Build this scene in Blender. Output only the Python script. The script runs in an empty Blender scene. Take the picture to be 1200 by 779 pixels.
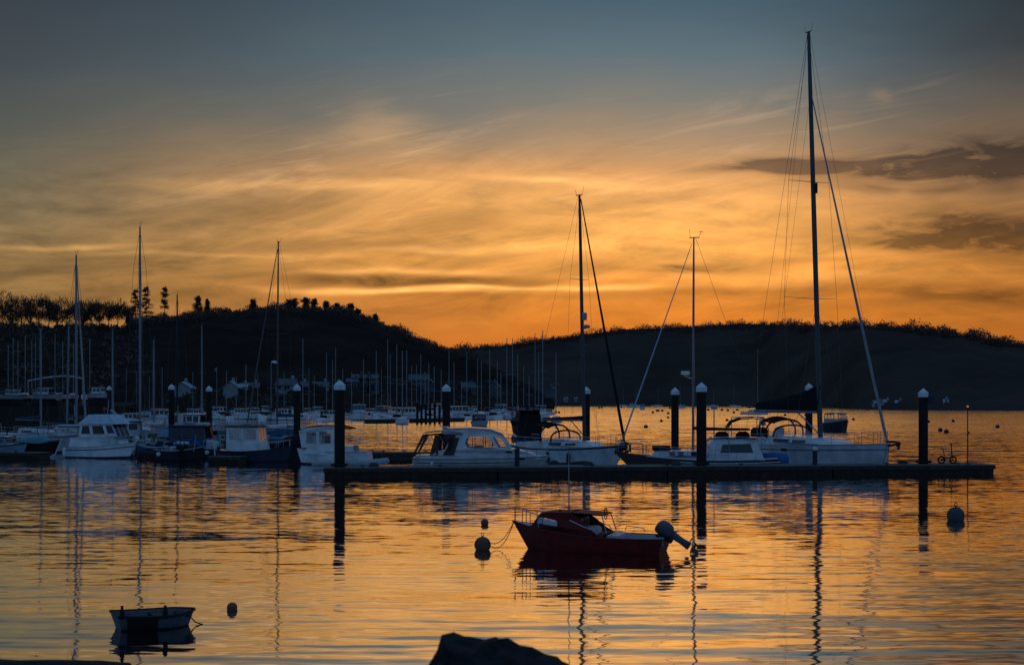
import bpy, math, random
import numpy as np
from mathutils import Vector, Matrix
from mathutils.geometry import tessellate_polygon
random.seed(7); rng = np.random.default_rng(7)
R = math.radians
S = bpy.context.scene
COL = S.collection
# ------------------------------------------------------------------ camera
F = 1667.0; HZ = 470.0; H = 3.9           # focal length and horizon row of the 1200 px wide photograph, eye height above water
cam = bpy.data.cameras.new('camera'); camo = bpy.data.objects.new('camera', cam); COL.objects.link(camo)
camo.location = (0, 0, H); camo.rotation_euler = (R(90), 0, 0)
cam.lens = 36.0*F/1200; cam.sensor_width = 36; cam.shift_y = (HZ-389.5)/1200
cam.clip_start = 0.1; cam.clip_end = 30000
cam.dof.use_dof = True; cam.dof.focus_distance = 70; cam.dof.aperture_fstop = 3.2
S.camera = camo
S.view_settings.view_transform = 'Standard'; S.view_settings.look = 'None'
S.view_settings.exposure = 0.0; S.view_settings.gamma = 1.0; S.view_settings.use_curve_mapping = False
SUN_EL, SUN_AZ = 1.2, 1.5                  # just behind the crest, straight ahead (+Y)

def lin(c):
    return tuple(((v/255)/12.92 if v/255 <= .04045 else ((v/255+.055)/1.055)**2.4) for v in c)

# ------------------------------------------------------------------ world: dusk sky
W = bpy.data.worlds.new('World'); S.world = W; W.use_nodes = True
nt = W.node_tree; nt.nodes.clear()
def N(t, **kw):
    n = nt.nodes.new(t)
    for k, v in kw.items(): setattr(n, k, v)
    return n
def put(s, v):
    if hasattr(v, 'is_linked') or hasattr(v, 'links'): nt.links.new(v, s)
    else: s.default_value = v
def M(op, a, b=None, c=None, clamp=False):
    n = N('ShaderNodeMath', operation=op); n.use_clamp = clamp
    put(n.inputs[0], a)
    if b is not None: put(n.inputs[1], b)
    if c is not None: put(n.inputs[2], c)
    return n.outputs[0]
def V(op, a, b=None, c=None):
    n = N('ShaderNodeVectorMath', operation=op)
    put(n.inputs[0], a)
    if b is not None: put(n.inputs[1], b)
    if c is not None: put(n.inputs[2], c)
    return n.outputs['Value'] if op in ('DOT_PRODUCT', 'LENGTH') else n.outputs[0]
def smooth(x, a, b):
    n = N('ShaderNodeMapRange', interpolation_type='SMOOTHSTEP')
    put(n.inputs[0], x); n.inputs[1].default_value = a; n.inputs[2].default_value = b
    return n.outputs[0]
def ramp(x, stops):
    n = N('ShaderNodeValToRGB'); cr = n.color_ramp
    while len(cr.elements) < len(stops): cr.elements.new(.5)
    for e, (p, c) in zip(cr.elements, stops): e.position = p; e.color = (*lin(c), 1)
    put(n.inputs[0], x); return n.outputs[0]
def mix(f, a, b, mode='MIX'):
    n = N('ShaderNodeMix', data_type='RGBA', blend_type=mode)
    put(n.inputs[0], f)
    for i, v in ((6, a), (7, b)):
        if isinstance(v, tuple): n.inputs[i].default_value = (*v, 1)
        else: nt.links.new(v, n.inputs[i])
    return n.outputs[2]
def xyz(x, y, z=0.0):
    n = N('ShaderNodeCombineXYZ'); put(n.inputs[0], x); put(n.inputs[1], y); put(n.inputs[2], z); return n.outputs[0]
def noise(vec, scale, detail=4, rough=.55, dist=0.0):
    n = N('ShaderNodeTexNoise'); nt.links.new(vec, n.inputs['Vector'])
    n.inputs['Scale'].default_value = scale; n.inputs['Detail'].default_value = detail
    n.inputs['Roughness'].default_value = rough; n.inputs['Distortion'].default_value = dist
    return n
tc = N('ShaderNodeTexCoord'); sep = N('ShaderNodeSeparateXYZ'); nt.links.new(tc.outputs['Generated'], sep.inputs[0])
dx, dy, dz = sep.outputs
yy = M('MAXIMUM', dy, .2)
u = M('DIVIDE', dx, yy); v = M('DIVIDE', dz, yy)          # slopes of the viewing direction against the sunset axis
VS = .5                                                   # ramp length in v
def st(pairs): return [((HZ-y)/F/VS, c) for y, c in pairs]
def gauss(px, py, sx, sy, vec):
    cu, cv, iu, iv = (px-600)/F, (HZ-py)/F, F/sx, F/sy
    q = V('MULTIPLY_ADD', vec, (iu, iv, 0), (-cu*iu, -cv*iv, 0))
    return M('POWER', .3679, V('DOT_PRODUCT', q, q))
def acc(items, vec):
    a = 0.0
    for px, py, sx, sy, w in items: a = M('MULTIPLY_ADD', gauss(px, py, sx, sy, vec), w, a)
    return a
vr = M('DIVIDE', v, VS)
warp = noise(xyz(M('MULTIPLY', u, 5), M('MULTIPLY', v, 16)), 1.0, 3).outputs['Color']
wv = V('SUBTRACT', warp, (.5, .5, .5))
P = V('MULTIPLY_ADD', wv, (.10, .035, 0), xyz(u, v))
sp = N('ShaderNodeSeparateXYZ'); nt.links.new(P, sp.inputs[0])
vw = M('DIVIDE', sp.outputs[1], VS)
Lr = ramp(vw, st([(470, (150, 108, 62)), (350, (146, 112, 66)), (300, (134, 108, 70)), (250, (122, 106, 78)), (200, (106, 101, 84)), (130, (84, 87, 83)), (60, (68, 75, 80)), (0, (60, 67, 75)), (-150, (42, 52, 66))]))
Cr = ramp(vw, st([(470, (206, 104, 28)), (405, (214, 116, 34)), (350, (231, 142, 56)), (300, (245, 166, 79)), (250, (244, 172, 92)), (205, (226, 163, 100)), (165, (182, 146, 110)), (125, (132, 127, 117)), (70, (97, 114, 122)), (0, (76, 98, 111)), (-150, (48, 62, 82))]))
Rr = ramp(vw, st([(470, (172, 92, 26)), (405, (188, 106, 34)), (350, (186, 114, 46)), (300, (190, 122, 55)), (250, (166, 116, 68)), (200, (142, 108, 76)), (150, (112, 94, 76)), (100, (84, 80, 76)), (50, (60, 64, 68)), (0, (48, 56, 62)), (-150, (36, 44, 56))]))
uw = sp.outputs[0]
fl = M('SUBTRACT', 1.0, smooth(uw, -.40, .10))
fr = smooth(uw, .12, .40)
sky = mix(fl, mix(fr, Cr, Rr), Lr)
# glow of the sun behind the thin cloud, a little right of the middle
P2 = V('MULTIPLY_ADD', wv, (.16, .030, 0), xyz(u, v))
fine = noise(xyz(M('MULTIPLY', u, 17), M('MULTIPLY', v, 75)), 1.0, 7, .64, 1.0).outputs['Fac']
broad = noise(xyz(M('MULTIPLY', u, 6.0), M('MULTIPLY_ADD', u, -3.0, M('MULTIPLY', v, 30)), 3.7), 1.0, 6, .6, 1.3).outputs['Fac']
band = M('MULTIPLY', smooth(v, .03, .08), M('SUBTRACT', 1.0, smooth(v, .12, .21)))
# cirrus drawn out along a slant, rising to the right
q1 = M('ADD', M('MULTIPLY', u, -.22), v)
cir = noise(xyz(M('MULTIPLY_ADD', v, 4, M('MULTIPLY', u, 5)), M('MULTIPLY', q1, 62), 1.3), 1.0, 8, .66, 1.4).outputs['Fac']
cirw = acc([(420, 175, 190, 60, 1.0), (640, 225, 200, 45, 1.0), (330, 240, 200, 40, .7), (850, 150, 160, 40, .7), (540, 290, 200, 30, .9), (1060, 140, 90, 60, .5)], xyz(u, v))
cirl = M('MULTIPLY', M('MULTIPLY', smooth(cir, .50, .74), cirw), .30)
streak = M('MULTIPLY', M('ADD', M('MULTIPLY', M('SUBTRACT', broad, .5), 2.3), M('MULTIPLY', M('SUBTRACT', fine, .5), 1.6)), band)
sky = mix(1.0, sky, mix(M('ADD', .5, streak, clamp=True), (.66, .69, .74), (1.36, 1.33, 1.28)), 'MULTIPLY')
dark = acc([(1000, 194, 150, 11, 1.2), (1160, 183, 130, 20, 1.7), (900, 192, 80, 9, .9), (1090, 215, 110, 6, .5), (1150, 270, 150, 22, 1.8), (1010, 283, 80, 9, .7),
            (785, 311, 80, 7, 1.1), (1130, 345, 230, 15, .75), (820, 342, 110, 9, .40), (470, 328, 150, 9, 1.0), (545, 262, 90, 12, .35), (560, 296, 90, 9, .35), (560, 350, 130, 7, .30),
            (610, 228, 110, 8, .25), (400, 285, 150, 8, .35), (300, 250, 140, 16, .25), (940, 306, 60, 5, .35), (690, 345, 60, 8, .25), (780, 365, 250, 6, .15)], P2)
dark = M('MULTIPLY', dark, M('MULTIPLY_ADD', smooth(fine, .30, .66), 1.05, .22), clamp=True)
sky = mix(dark, sky, mix(1.0, sky, (.30, .32, .42), 'MULTIPLY'))
lit = acc([(780, 270, 190, 45, .16), (455, 343, 130, 4, .9), (570, 338, 90, 3, 1.0), (720, 336, 60, 3.5, .7), (470, 318, 120, 4, .6), (540, 290, 110, 5, .5), (430, 222, 60, 7, .45),
           (640, 214, 80, 4, .4), (75, 291, 75, 4, .35), (230, 300, 120, 3, .25), (420, 145, 50, 24, .22), (1058, 108, 14, 9, .10), (1085, 215, 12, 10, .10), (560, 230, 150, 12, .12), (280, 213, 90, 7, .2), (940, 325, 120, 8, .25)], P2)
lit = M('MULTIPLY', lit, M('MULTIPLY_ADD', fine, 1.3, .3))
lv = N('ShaderNodeVectorMath', operation='SCALE'); lv.inputs[0].default_value = (.85, .42, .11); nt.links.new(lit, lv.inputs['Scale'])
sky = mix(1.0, sky, lv.outputs[0], 'ADD')
# the rest of the dome: blue dusk overhead and behind the viewer
nish = N('ShaderNodeTexSky', sky_type='NISHITA'); nish.sun_disc = False
nish.sun_elevation = R(SUN_EL); nish.sun_rotation = R(SUN_AZ); nish.air_density = 1.2; nish.dust_density = 1.0
backc = ramp(M('MULTIPLY_ADD', dz, .5, .5), [(0.0, (24, 28, 36)), (.5, (52, 68, 90)), (.64, (70, 104, 144)), (1.0, (104, 148, 196))])
nb = N('ShaderNodeVectorMath', operation='SCALE'); nt.links.new(nish.outputs[0], nb.inputs[0]); nb.inputs['Scale'].default_value = .05
backc = mix(.12, backc, nb.outputs[0])
fwd = smooth(dy, .15, .80)
up = M('SUBTRACT', 1.0, smooth(dz, .28, .55))
cv_ = N('ShaderNodeVectorMath', operation='SCALE'); cv_.inputs[0].default_value = (.60, .34, .15); nt.links.new(cirl, cv_.inputs['Scale'])
sky = mix(1.0, sky, cv_.outputs[0], 'ADD')
sky = mix(M('MULTIPLY', fwd, up), backc, sky)
bg = N('ShaderNodeBackground'); nt.links.new(sky, bg.inputs[0]); bg.inputs[1].default_value = 1.0
wo = N('ShaderNodeOutputWorld'); nt.links.new(bg.outputs[0], wo.inputs[0])
# ------------------------------------------------------------------ sun, already down behind the hill
sl = bpy.data.lights.new('sun', 'SUN'); sl.energy = 0.5; sl.angle = R(0.5); sl.color = (1, .72, .42)
so = bpy.data.objects.new('sun', sl); COL.objects.link(so)
sd = Vector((math.sin(R(SUN_AZ))*math.cos(R(SUN_EL)), math.cos(R(SUN_AZ))*math.cos(R(SUN_EL)), math.sin(R(SUN_EL))))
so.rotation_euler = sd.to_track_quat('Z', 'Y').to_euler()

# ------------------------------------------------------------------ materials
def mat(name, col, rough=.5, metal=0.0, var=.25, scale=3.0, spec=.5, coat=0.0):
    m = bpy.data.materials.new(name); m.use_nodes = True
    t = m.node_tree; b = t.nodes['Principled BSDF']
    b.inputs['Roughness'].default_value = rough; b.inputs['Metallic'].default_value = metal
    b.inputs['Specular IOR Level'].default_value = spec; b.inputs['Coat Weight'].default_value = coat
    c = t.nodes.new('ShaderNodeTexCoord'); n = t.nodes.new('ShaderNodeTexNoise'); r = t.nodes.new('ShaderNodeValToRGB')
    n.inputs['Scale'].default_value = scale; n.inputs['Detail'].default_value = 5; n.inputs['Roughness'].default_value = .65
    t.links.new(c.outputs['Object'], n.inputs['Vector']); t.links.new(n.outputs['Fac'], r.inputs[0])
    r.color_ramp.elements[0].position = .3; r.color_ramp.elements[1].position = .72
    r.color_ramp.elements[0].color = (*[max(0, x*(1-var)) for x in col], 1); r.color_ramp.elements[1].color = (*[min(1, x*(1+var*.5)) for x in col], 1)
    t.links.new(r.outputs[0], b.inputs['Base Color'])
    return m
def glass_mat(name, tint, t_amt):
    m = bpy.data.materials.new(name); m.use_nodes = True; t = m.node_tree; t.nodes.clear()
    o = t.nodes.new('ShaderNodeOutputMaterial'); mx = t.nodes.new('ShaderNodeMixShader'); tr = t.nodes.new('ShaderNodeBsdfTransparent')
    gl = t.nodes.new('ShaderNodeBsdfGlossy'); gl.inputs['Roughness'].default_value = .03; gl.inputs['Color'].default_value = (.8, .85, .9, 1)
    tr.inputs[0].default_value = (*tint, 1); mx.inputs[0].default_value = 1-t_amt
    t.links.new(tr.outputs[0], mx.inputs[1]); t.links.new(gl.outputs[0], mx.inputs[2]); t.links.new(mx.outputs[0], o.inputs[0])
    return m
m_white = mat('white_gelcoat', (.64, .65, .66), .3, var=.3, scale=1.6, coat=.3)
m_offw = mat('weathered_gelcoat', (.48, .50, .52), .42, var=.35, scale=1.5)
m_grey = mat('grey_paint', (.27, .29, .31), .5)
m_dark = mat('dark_paint', (.022, .022, .026), .5, spec=.12)
m_black = mat('black_rubber', (.012, .012, .013), .7, spec=.12)
m_blue = mat('blue_paint', (.025, .065, .15), .45)
m_pblue = mat('pale_blue_paint', (.18, .29, .38), .45)
m_navy = mat('navy_canvas', (.014, .024, .052), .85)
m_bcover = mat('blue_canvas', (.02, .09, .30), .8)
m_canvas = mat('dark_canvas', (.012, .011, .013), .9, spec=.12)
m_red = mat('red_gelcoat', (.15, .011, .010), .55, var=.5, spec=.15)
m_green = mat('green_paint', (.03, .10, .07), .6)
m_teal = mat('teal_tarpaulin', (.05, .20, .24), .7)
m_wood = mat('dark_wood', (.030, .018, .011), .6, scale=8)
m_deckw = mat('weathered_decking', (.085, .075, .068), .8, scale=2, var=.45)
m_float = mat('wet_timber', (.050, .036, .029), .75, scale=4, var=.5, spec=.12)
m_pile = mat('tarred_steel', (.022, .017, .015), .65, var=.5, spec=.12)
m_cap = mat('pale_plastic_cap', (.52, .58, .60), .5)
m_alu = mat('anodised_mast', (.20, .215, .235), .4, metal=.2)
m_darkalu = mat('painted_mast', (.05, .052, .058), .5)
m_steel = mat('stainless_rail', (.36, .37, .39), .3, metal=.6)
m_wire = mat('rigging_wire', (.05, .05, .052), .5)
m_rope = mat('rope', (.06, .052, .042), .9)
m_sail = mat('sail_cloth', (.40, .42, .44), .85)
m_engine = mat('outboard_cowl', (.065, .065, .07), .5)
m_pinkgl = glass_mat('cabin_perspex', (.97, .93, .9), .70)
m_glass = glass_mat('window_glass', (.93, .93, .93), .92)
m_dglass = glass_mat('smoked_window', (.06, .065, .075), .90)
m_rock = mat('dark_rock', (.020, .019, .020), .9, scale=9, var=.8, spec=.12)
m_bark = mat('bark', (.020, .017, .014), .9, spec=.12)
m_twig = mat('twig_crown', (.10, .072, .058), .95, spec=.12)
m_pine = mat('pine_needles', (.050, .050, .036), .95, spec=.12)
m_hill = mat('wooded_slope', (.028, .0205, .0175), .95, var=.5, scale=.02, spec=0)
m_hill2 = mat('hazy_far_slope', (.054, .040, .035), .95, var=.4, scale=.012, spec=0)  # paler than the near slope: distance haze is put into this colour
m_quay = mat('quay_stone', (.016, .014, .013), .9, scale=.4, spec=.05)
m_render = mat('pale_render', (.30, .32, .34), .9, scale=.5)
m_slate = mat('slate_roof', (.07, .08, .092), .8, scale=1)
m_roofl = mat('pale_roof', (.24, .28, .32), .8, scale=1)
m_buoyw = mat('white_buoy', (.07, .07, .072), .75, spec=.15)
m_buoyo = mat('faded_orange_buoy', (.12, .035, .012), .6)
m_dink = mat('dull_dinghy_paint', (.085, .095, .105), .7, var=.5, scale=6, spec=.2)
m_hiviz = mat('red_plastic', (.5, .03, .03), .5)
m_brown = mat('brown_fabric', (.055, .042, .036), .9)

# ------------------------------------------------------------------ mesh helpers
class MB:
    def __init__(s): s.v = []; s.f = []; s.m = []
    def add(s, vs, fs, mi=0):
        o = len(s.v); s.v += [tuple(p) for p in vs]; s.f += [tuple(i+o for i in f) for f in fs]; s.m += [mi]*len(fs); return s
    def box(s, c, d, rz=0, mi=0, rx=0, ry=0):
        x, y, z = d[0]/2, d[1]/2, d[2]/2
        mt = Matrix.Translation(c) @ Matrix.Rotation(rz, 4, 'Z') @ Matrix.Rotation(ry, 4, 'Y') @ Matrix.Rotation(rx, 4, 'X')
        b = min(x, y, z)*.25
        # chamfered box: three rings
        vs = []
        for zz, k in ((-z, b), (-z+b, 0), (z-b, 0), (z, b)):
            xx, y2 = x-k, y-k
            vs += [mt @ Vector(p) for p in ((-xx, -y2, zz), (xx, -y2, zz), (xx, y2, zz), (-xx, y2, zz))]
        fs = [(3, 2, 1, 0), (12, 13, 14, 15)]
        for r in range(3):
            for i in range(4):
                j = (i+1) % 4; fs.append((r*4+i, r*4+j, r*4+4+j, r*4+4+i))
        return s.add(vs, fs, mi)
    def loft(s, rings, closed=True, caps=True, mi=0):
        n = len(rings[0]); vs = [p for r in rings for p in r]; fs = []
        for k in range(len(rings)-1):
            for i in range(n if closed else n-1):
                j = (i+1) % n; fs.append((k*n+i, k*n+j, k*n+n+j, k*n+n+i))
        if caps and closed:
            fs.append(tuple(range(n-1, -1, -1))); fs.append(tuple(range((len(rings)-1)*n, len(rings)*n)))
        return s.add(vs, fs, mi)
    def tube(s, pts, r, n=6, mi=0, flat=1.0):
        pts = [Vector(p) for p in pts]; rings = []
        rr = r if isinstance(r, (list, tuple)) else [r]*len(pts)
        for i, p in enumerate(pts):
            a = pts[max(0, i-1)]; b = pts[min(len(pts)-1, i+1)]; d = (b-a)
            d = d.normalized() if d.length > 1e-9 else Vector((0, 0, 1))
            ref = Vector((0, 0, 1)) if abs(d.z) < .92 else Vector((1, 0, 0))
            e1 = d.cross(ref).normalized(); e2 = d.cross(e1).normalized()
            rings.append([p + e1*rr[i]*math.cos(2*math.pi*k/n) + e2*rr[i]*flat*math.sin(2*math.pi*k/n) for k in range(n)])
        return s.loft(rings, True, True, mi)
    def lathe(s, prof, c=(0, 0, 0), n=16, mi=0):
        return s.loft([[(c[0]+r*math.cos(2*math.pi*k/n), c[1]+r*math.sin(2*math.pi*k/n), c[2]+z) for k in range(n)] for r, z in prof], True, True, mi)
    def ball(s, c, r, n=16, mi=0, sq=(1, 1, 1)):
        rings = []
        for k in range(1, n//2):
            t = math.pi*k/(n//2)
            rings.append([(c[0]+sq[0]*r*math.sin(t)*math.cos(2*math.pi*i/n), c[1]+sq[1]*r*math.sin(t)*math.sin(2*math.pi*i/n), c[2]-sq[2]*r*math.cos(t)) for i in range(n)])
        return s.loft(rings, True, True, mi)
    def torus(s, c, R0, r, axis='Y', n=24, k=6, mi=0):
        pts = []
        for i in range(n):
            ring = []
            for j in range(k):
                a, b = 2*math.pi*i/n, 2*math.pi*j/k
                q = (R0+r*math.cos(b)); p = (q*math.cos(a), r*math.sin(b), q*math.sin(a)) if axis == 'Y' else (r*math.sin(b), q*math.cos(a), q*math.sin(a))
                if axis == 'Z': p = (q*math.cos(a), q*math.sin(a), r*math.sin(b))
                ring.append((c[0]+p[0], c[1]+p[1], c[2]+p[2]))
            pts.append(ring)
        return s.loft(pts+[pts[0]], True, False, mi)
    def plate(s, outer, holes, f, th, mi=0):
        loops = [outer]+list(holes)
        tri = tessellate_polygon([[Vector((a, b, 0)) for a, b in l] for l in loops])
        flat = [p for l in loops for p in l]; n = len(flat)
        vs = [f(a, b, 0) for a, b in flat]+[f(a, b, th) for a, b in flat]
        fs = [tuple(t) for t in tri]+[tuple(i+n for i in reversed(t)) for t in tri]
        o = 0
        for l in loops:
            for i in range(len(l)):
                j = (i+1) % len(l); fs.append((o+i, o+j, n+o+j, n+o+i))
            o += len(l)
        return s.add(vs, fs, mi)
    def build(s, name, mats, parent=None, smooth=False, auto=35):
        me = bpy.data.meshes.new(name); me.from_pydata(s.v, [], s.f); me.update()
        for m in (mats if isinstance(mats, (list, tuple)) else [mats]): me.materials.append(m)
        if any(s.m): me.polygons.foreach_set('material_index', s.m)
        if smooth:
            me.polygons.foreach_set('use_smooth', [True]*len(s.f))
            try: me.set_sharp_from_angle(angle=R(auto))
            except Exception: pass
        o = bpy.data.objects.new(name, me); COL.objects.link(o)
        if parent is not None: o.parent = parent
        return o
def thing(name, label, cat, loc=(0, 0, 0), rz=0, group=None):
    o = bpy.data.objects.new(name, None); COL.objects.link(o); o.empty_display_size = .2
    o.location = loc; o.rotation_euler = (0, 0, rz); o['label'] = label; o['category'] = cat
    if group: o['group'] = group
    return o
def tag(o, label, cat, group=None):
    o['label'] = label; o['category'] = cat
    if group: o['group'] = group
    return o
def struct(o): o['kind'] = 'structure'; return o
KIDS = {}
def copy_tree(o, parent=None):
    c = o.copy(); COL.objects.link(c); c.parent = parent
    if o.name not in KIDS: KIDS[o.name] = list(o.children)
    for ch in KIDS[o.name]: copy_tree(ch, c)
    return c
def Xp(px, Y): return (px-600)/F*Y
def Zp(py, Y): return H-(py-HZ)/F*Y
def Yw(py, z=0.0): return (H-z)*F/(py-HZ)
def lerp(a, b, t): return a+(b-a)*t
def sst(x): x = max(0, min(1, x)); return x*x*(3-2*x)
def interp(x, tab):
    if x <= tab[0][0]: return tab[0][1]
    for (a, b), (c, d) in zip(tab, tab[1:]):
        if x <= c: return lerp(b, d, (x-a)/(c-a))
    return tab[-1][1]

# ------------------------------------------------------------------ water
wm = bpy.data.materials.new('water_surface'); wm.use_nodes = True
t_ = wm.node_tree; nt = t_; b_ = t_.nodes['Principled BSDF']
b_.inputs['Metallic'].default_value = 1.0; b_.inputs['Base Color'].default_value = (.66, .68, .69, 1); b_.inputs['Roughness'].default_value = .035
b_.inputs['IOR'].default_value = 2.6
geo = N('ShaderNodeNewGeometry'); pos = geo.outputs['Position']
def slope(scale, detail, offs, amp_x, amp_y):
    q = V('MULTIPLY_ADD', pos, scale, offs)
    c = noise(q, 1.0, detail, .5).outputs['Color']
    return V('MULTIPLY', V('SUBTRACT', c, (.5, .5, .5)), (amp_x, amp_y, 0))
s1 = slope((.62, 2.6, 0), 1.5, (3, 7, 0), .045, .13)
s2 = slope((1.9, 7.5, 0), 1.0, (13, 1, 0), .035, .11)
s4 = slope((.17, 2.7, 0), .5, (23, 9, 0), .015, .085)
s3 = slope((.10, .33, 0), 1.0, (5, 17, 0), .02, .05)
patch = noise(V('MULTIPLY', pos, (.012, .035, 0)), 1.0, 3, .6).outputs['Fac']
dist = V('LENGTH', pos)
ps = N('ShaderNodeSeparateXYZ'); nt.links.new(pos, ps.inputs[0])
lee = smooth(M('MULTIPLY_ADD', ps.outputs[1], .12, ps.outputs[0]), -14, 0)      # sheltered water among the left berths stays calmer
pk = M('MULTIPLY_ADD', smooth(patch, .35, .65), .4, .75)
s2s = N('ShaderNodeVectorMath', operation='SCALE'); nt.links.new(s2, s2s.inputs[0]); nt.links.new(M('MULTIPLY', pk, M('ADD', .35, smooth(dist, 18, 60))), s2s.inputs['Scale'])
s1s = N('ShaderNodeVectorMath', operation='SCALE'); nt.links.new(s1, s1s.inputs[0]); nt.links.new(M('MULTIPLY', pk, M('MULTIPLY_ADD', M('MULTIPLY', smooth(dist, 60, 160), M('MULTIPLY_ADD', lee, .8, .2)), 1.3, .62)), s1s.inputs['Scale'])
s4s = N('ShaderNodeVectorMath', operation='SCALE'); nt.links.new(s4, s4s.inputs[0]); nt.links.new(M('SUBTRACT', 1.0, smooth(dist, 24, 60)), s4s.inputs['Scale'])
tot = V('ADD', V('ADD', V('ADD', s1s.outputs[0], V('ADD', s2s.outputs[0], s4s.outputs[0])), s3), xyz(0.0, M('MULTIPLY', M('MULTIPLY', smooth(dist, 70, 260), lee), -.045)))
nn = V('NORMALIZE', V('ADD', tot, (0, 0, 1)))
nt.links.new(nn, b_.inputs['Normal'])
w = MB()
w.add([(-4000, 2, 0), (4000, 2, 0), (4000, 4000, 0), (-4000, 4000, 0)], [(0, 1, 2, 3)])
struct(w.build('water', wm))

# ------------------------------------------------------------------ terrain
def fbm(x, y, s):
    return sum(math.sin(x*s*k*1.7+1.3*k+2*math.sin(y*s*k*.9))*math.cos(y*s*k*1.3+.7*k)/k for k in (1, 2, 4))
def hill(name, mt, pxs, shore, crest, depth, base=0.3, rows=16):
    rings = []
    for px in pxs:
        ys = interp(px, shore); yc = ys+interp(px, depth); zc = Zp(interp(px, crest), yc)
        col = [(Xp(px, ys-4), ys-4, -1.0), (Xp(px, ys), ys, base)]
        for k in range(1, rows+1):
            s = k/rows; Y = lerp(ys, yc, s)
            z = base+(zc-base)*(s**.92)+(fbm(px*3, Y, .02)*zc*.03 if k < rows else 0)
            col.append((Xp(px, Y), Y, z))
        for dy_, kz in ((120, .93), (350, .6), (700, 0)):
            Y = yc+dy_; col.append((Xp(px, Y), Y, zc*kz-1))
        rings.append(col)
    m = MB(); m.loft(rings, False, False)
    return struct(m.build(name, mt, smooth=True, auto=180))
L_crest = [(-1500, 440), (-900, 405), (-500, 384), (-200, 376), (0, 384), (60, 385), (150, 384), (185, 376), (250, 369), (300, 365), (350, 363), (410, 367), (440, 379), (480, 395), (515, 409), (545, 416), (600, 440), (650, 468)]
L_shore = [(-1500, 230), (-900, 240), (-400, 290), (0, 350), (200, 390), (400, 430), (540, 520), (650, 650)]
L_depth = [(-1500, 300), (-200, 400), (400, 420), (540, 300), (650, 120)]
R_crest = [(420, 416), (540, 409), (600, 404), (640, 398), (680, 393), (730, 386), (800, 384), (870, 379), (950, 382), (1040, 383), (1120, 392), (1170, 401), (1200, 406), (1300, 412), (1500, 405), (2000, 420), (2600, 452)]
R_shore = [(420, 1250), (880, 1200), (950, 900), (1010, 690), (1060, 620), (1200, 575), (1500, 540), (2600, 400)]
R_depth = [(420, 420), (1500, 420), (2600, 300)]
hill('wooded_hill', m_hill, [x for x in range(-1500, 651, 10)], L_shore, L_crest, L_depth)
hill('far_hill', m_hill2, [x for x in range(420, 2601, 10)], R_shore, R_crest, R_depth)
# canopy over the slopes: countless bare crowns, as masses of twig clusters
def canopy(name, mt, pxr, shore, crest, depth, ncrest, nslope, h, size, label):
    V_, F_ = [], []
    def crown(px, Y, z, hh, cnt, sz):
        X = Xp(px, Y); a = rng.uniform(.55, .95)*hh
        for _ in range(cnt):
            d = rng.normal(size=3); d /= np.linalg.norm(d); q = rng.uniform(.35, 1)**.5
            c = np.array([X+d[0]*a*.62*q, Y+d[1]*a*.6*q, z+hh*.35+d[2]*hh*.55*q])
            e = rng.normal(size=(3, 3))*sz; e[2] *= .35
            i = len(V_); V_.extend([tuple(c+e[0]), tuple(c-e[0]+e[2]), tuple(c+e[1])]); F_.append((i, i+1, i+2))
    for _ in range(ncrest):
        px = rng.uniform(*pxr); ys = interp(px, shore); yc = ys+interp(px, depth)
        Y = yc-rng.uniform(0, 40); s = (Y-ys)/(yc-ys)
        crown(px, Y, .3+(Zp(interp(px, crest), yc)-.3)*s**.92-h*.30, h*rng.choice([.5, .7, .9, 1.1, 1.3])*(.65+.5*sst(.5+.5*math.sin(px*.13)*math.cos(px*.047))), 85, size)
    for _ in range(nslope):
        px = rng.uniform(*pxr); ys = interp(px, shore); yc = ys+interp(px, depth)
        s = rng.uniform(.12, .97); Y = lerp(ys, yc, s)
        crown(px, Y, .3+(Zp(interp(px, crest), yc)-.3)*s**.92-h*.35, h*rng.uniform(.6, 1), 22, size*1.5)
    m = MB(); m.v = V_; m.f = F_; m.m = [0]*len(F_)
    o = m.build(name, mt); o['kind'] = 'stuff'; o['label'] = label; o['category'] = 'wood'
canopy('hillside_woodland', m_twig, (155, 560), L_shore, L_crest, L_depth, 1400, 0, 6.0, .34, 'dark bare woodland covering the left hill above the marina')
canopy('crest_undergrowth', m_twig, (-30, 170), L_shore, L_crest, L_depth, 300, 300, 5, .38, 'dark undergrowth beneath the bare trees on the left crest')
canopy('outer_woodland', m_twig, (-1100, -25), L_shore, L_crest, L_depth, 900, 0, 11, .6, 'dark bare woodland running on along the left crest')
canopy('distant_woodland', m_twig, (470, 1700), R_shore, R_crest, R_depth, 2600, 0, 9, .45, 'dark bare woodland along the far hill crest')

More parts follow.
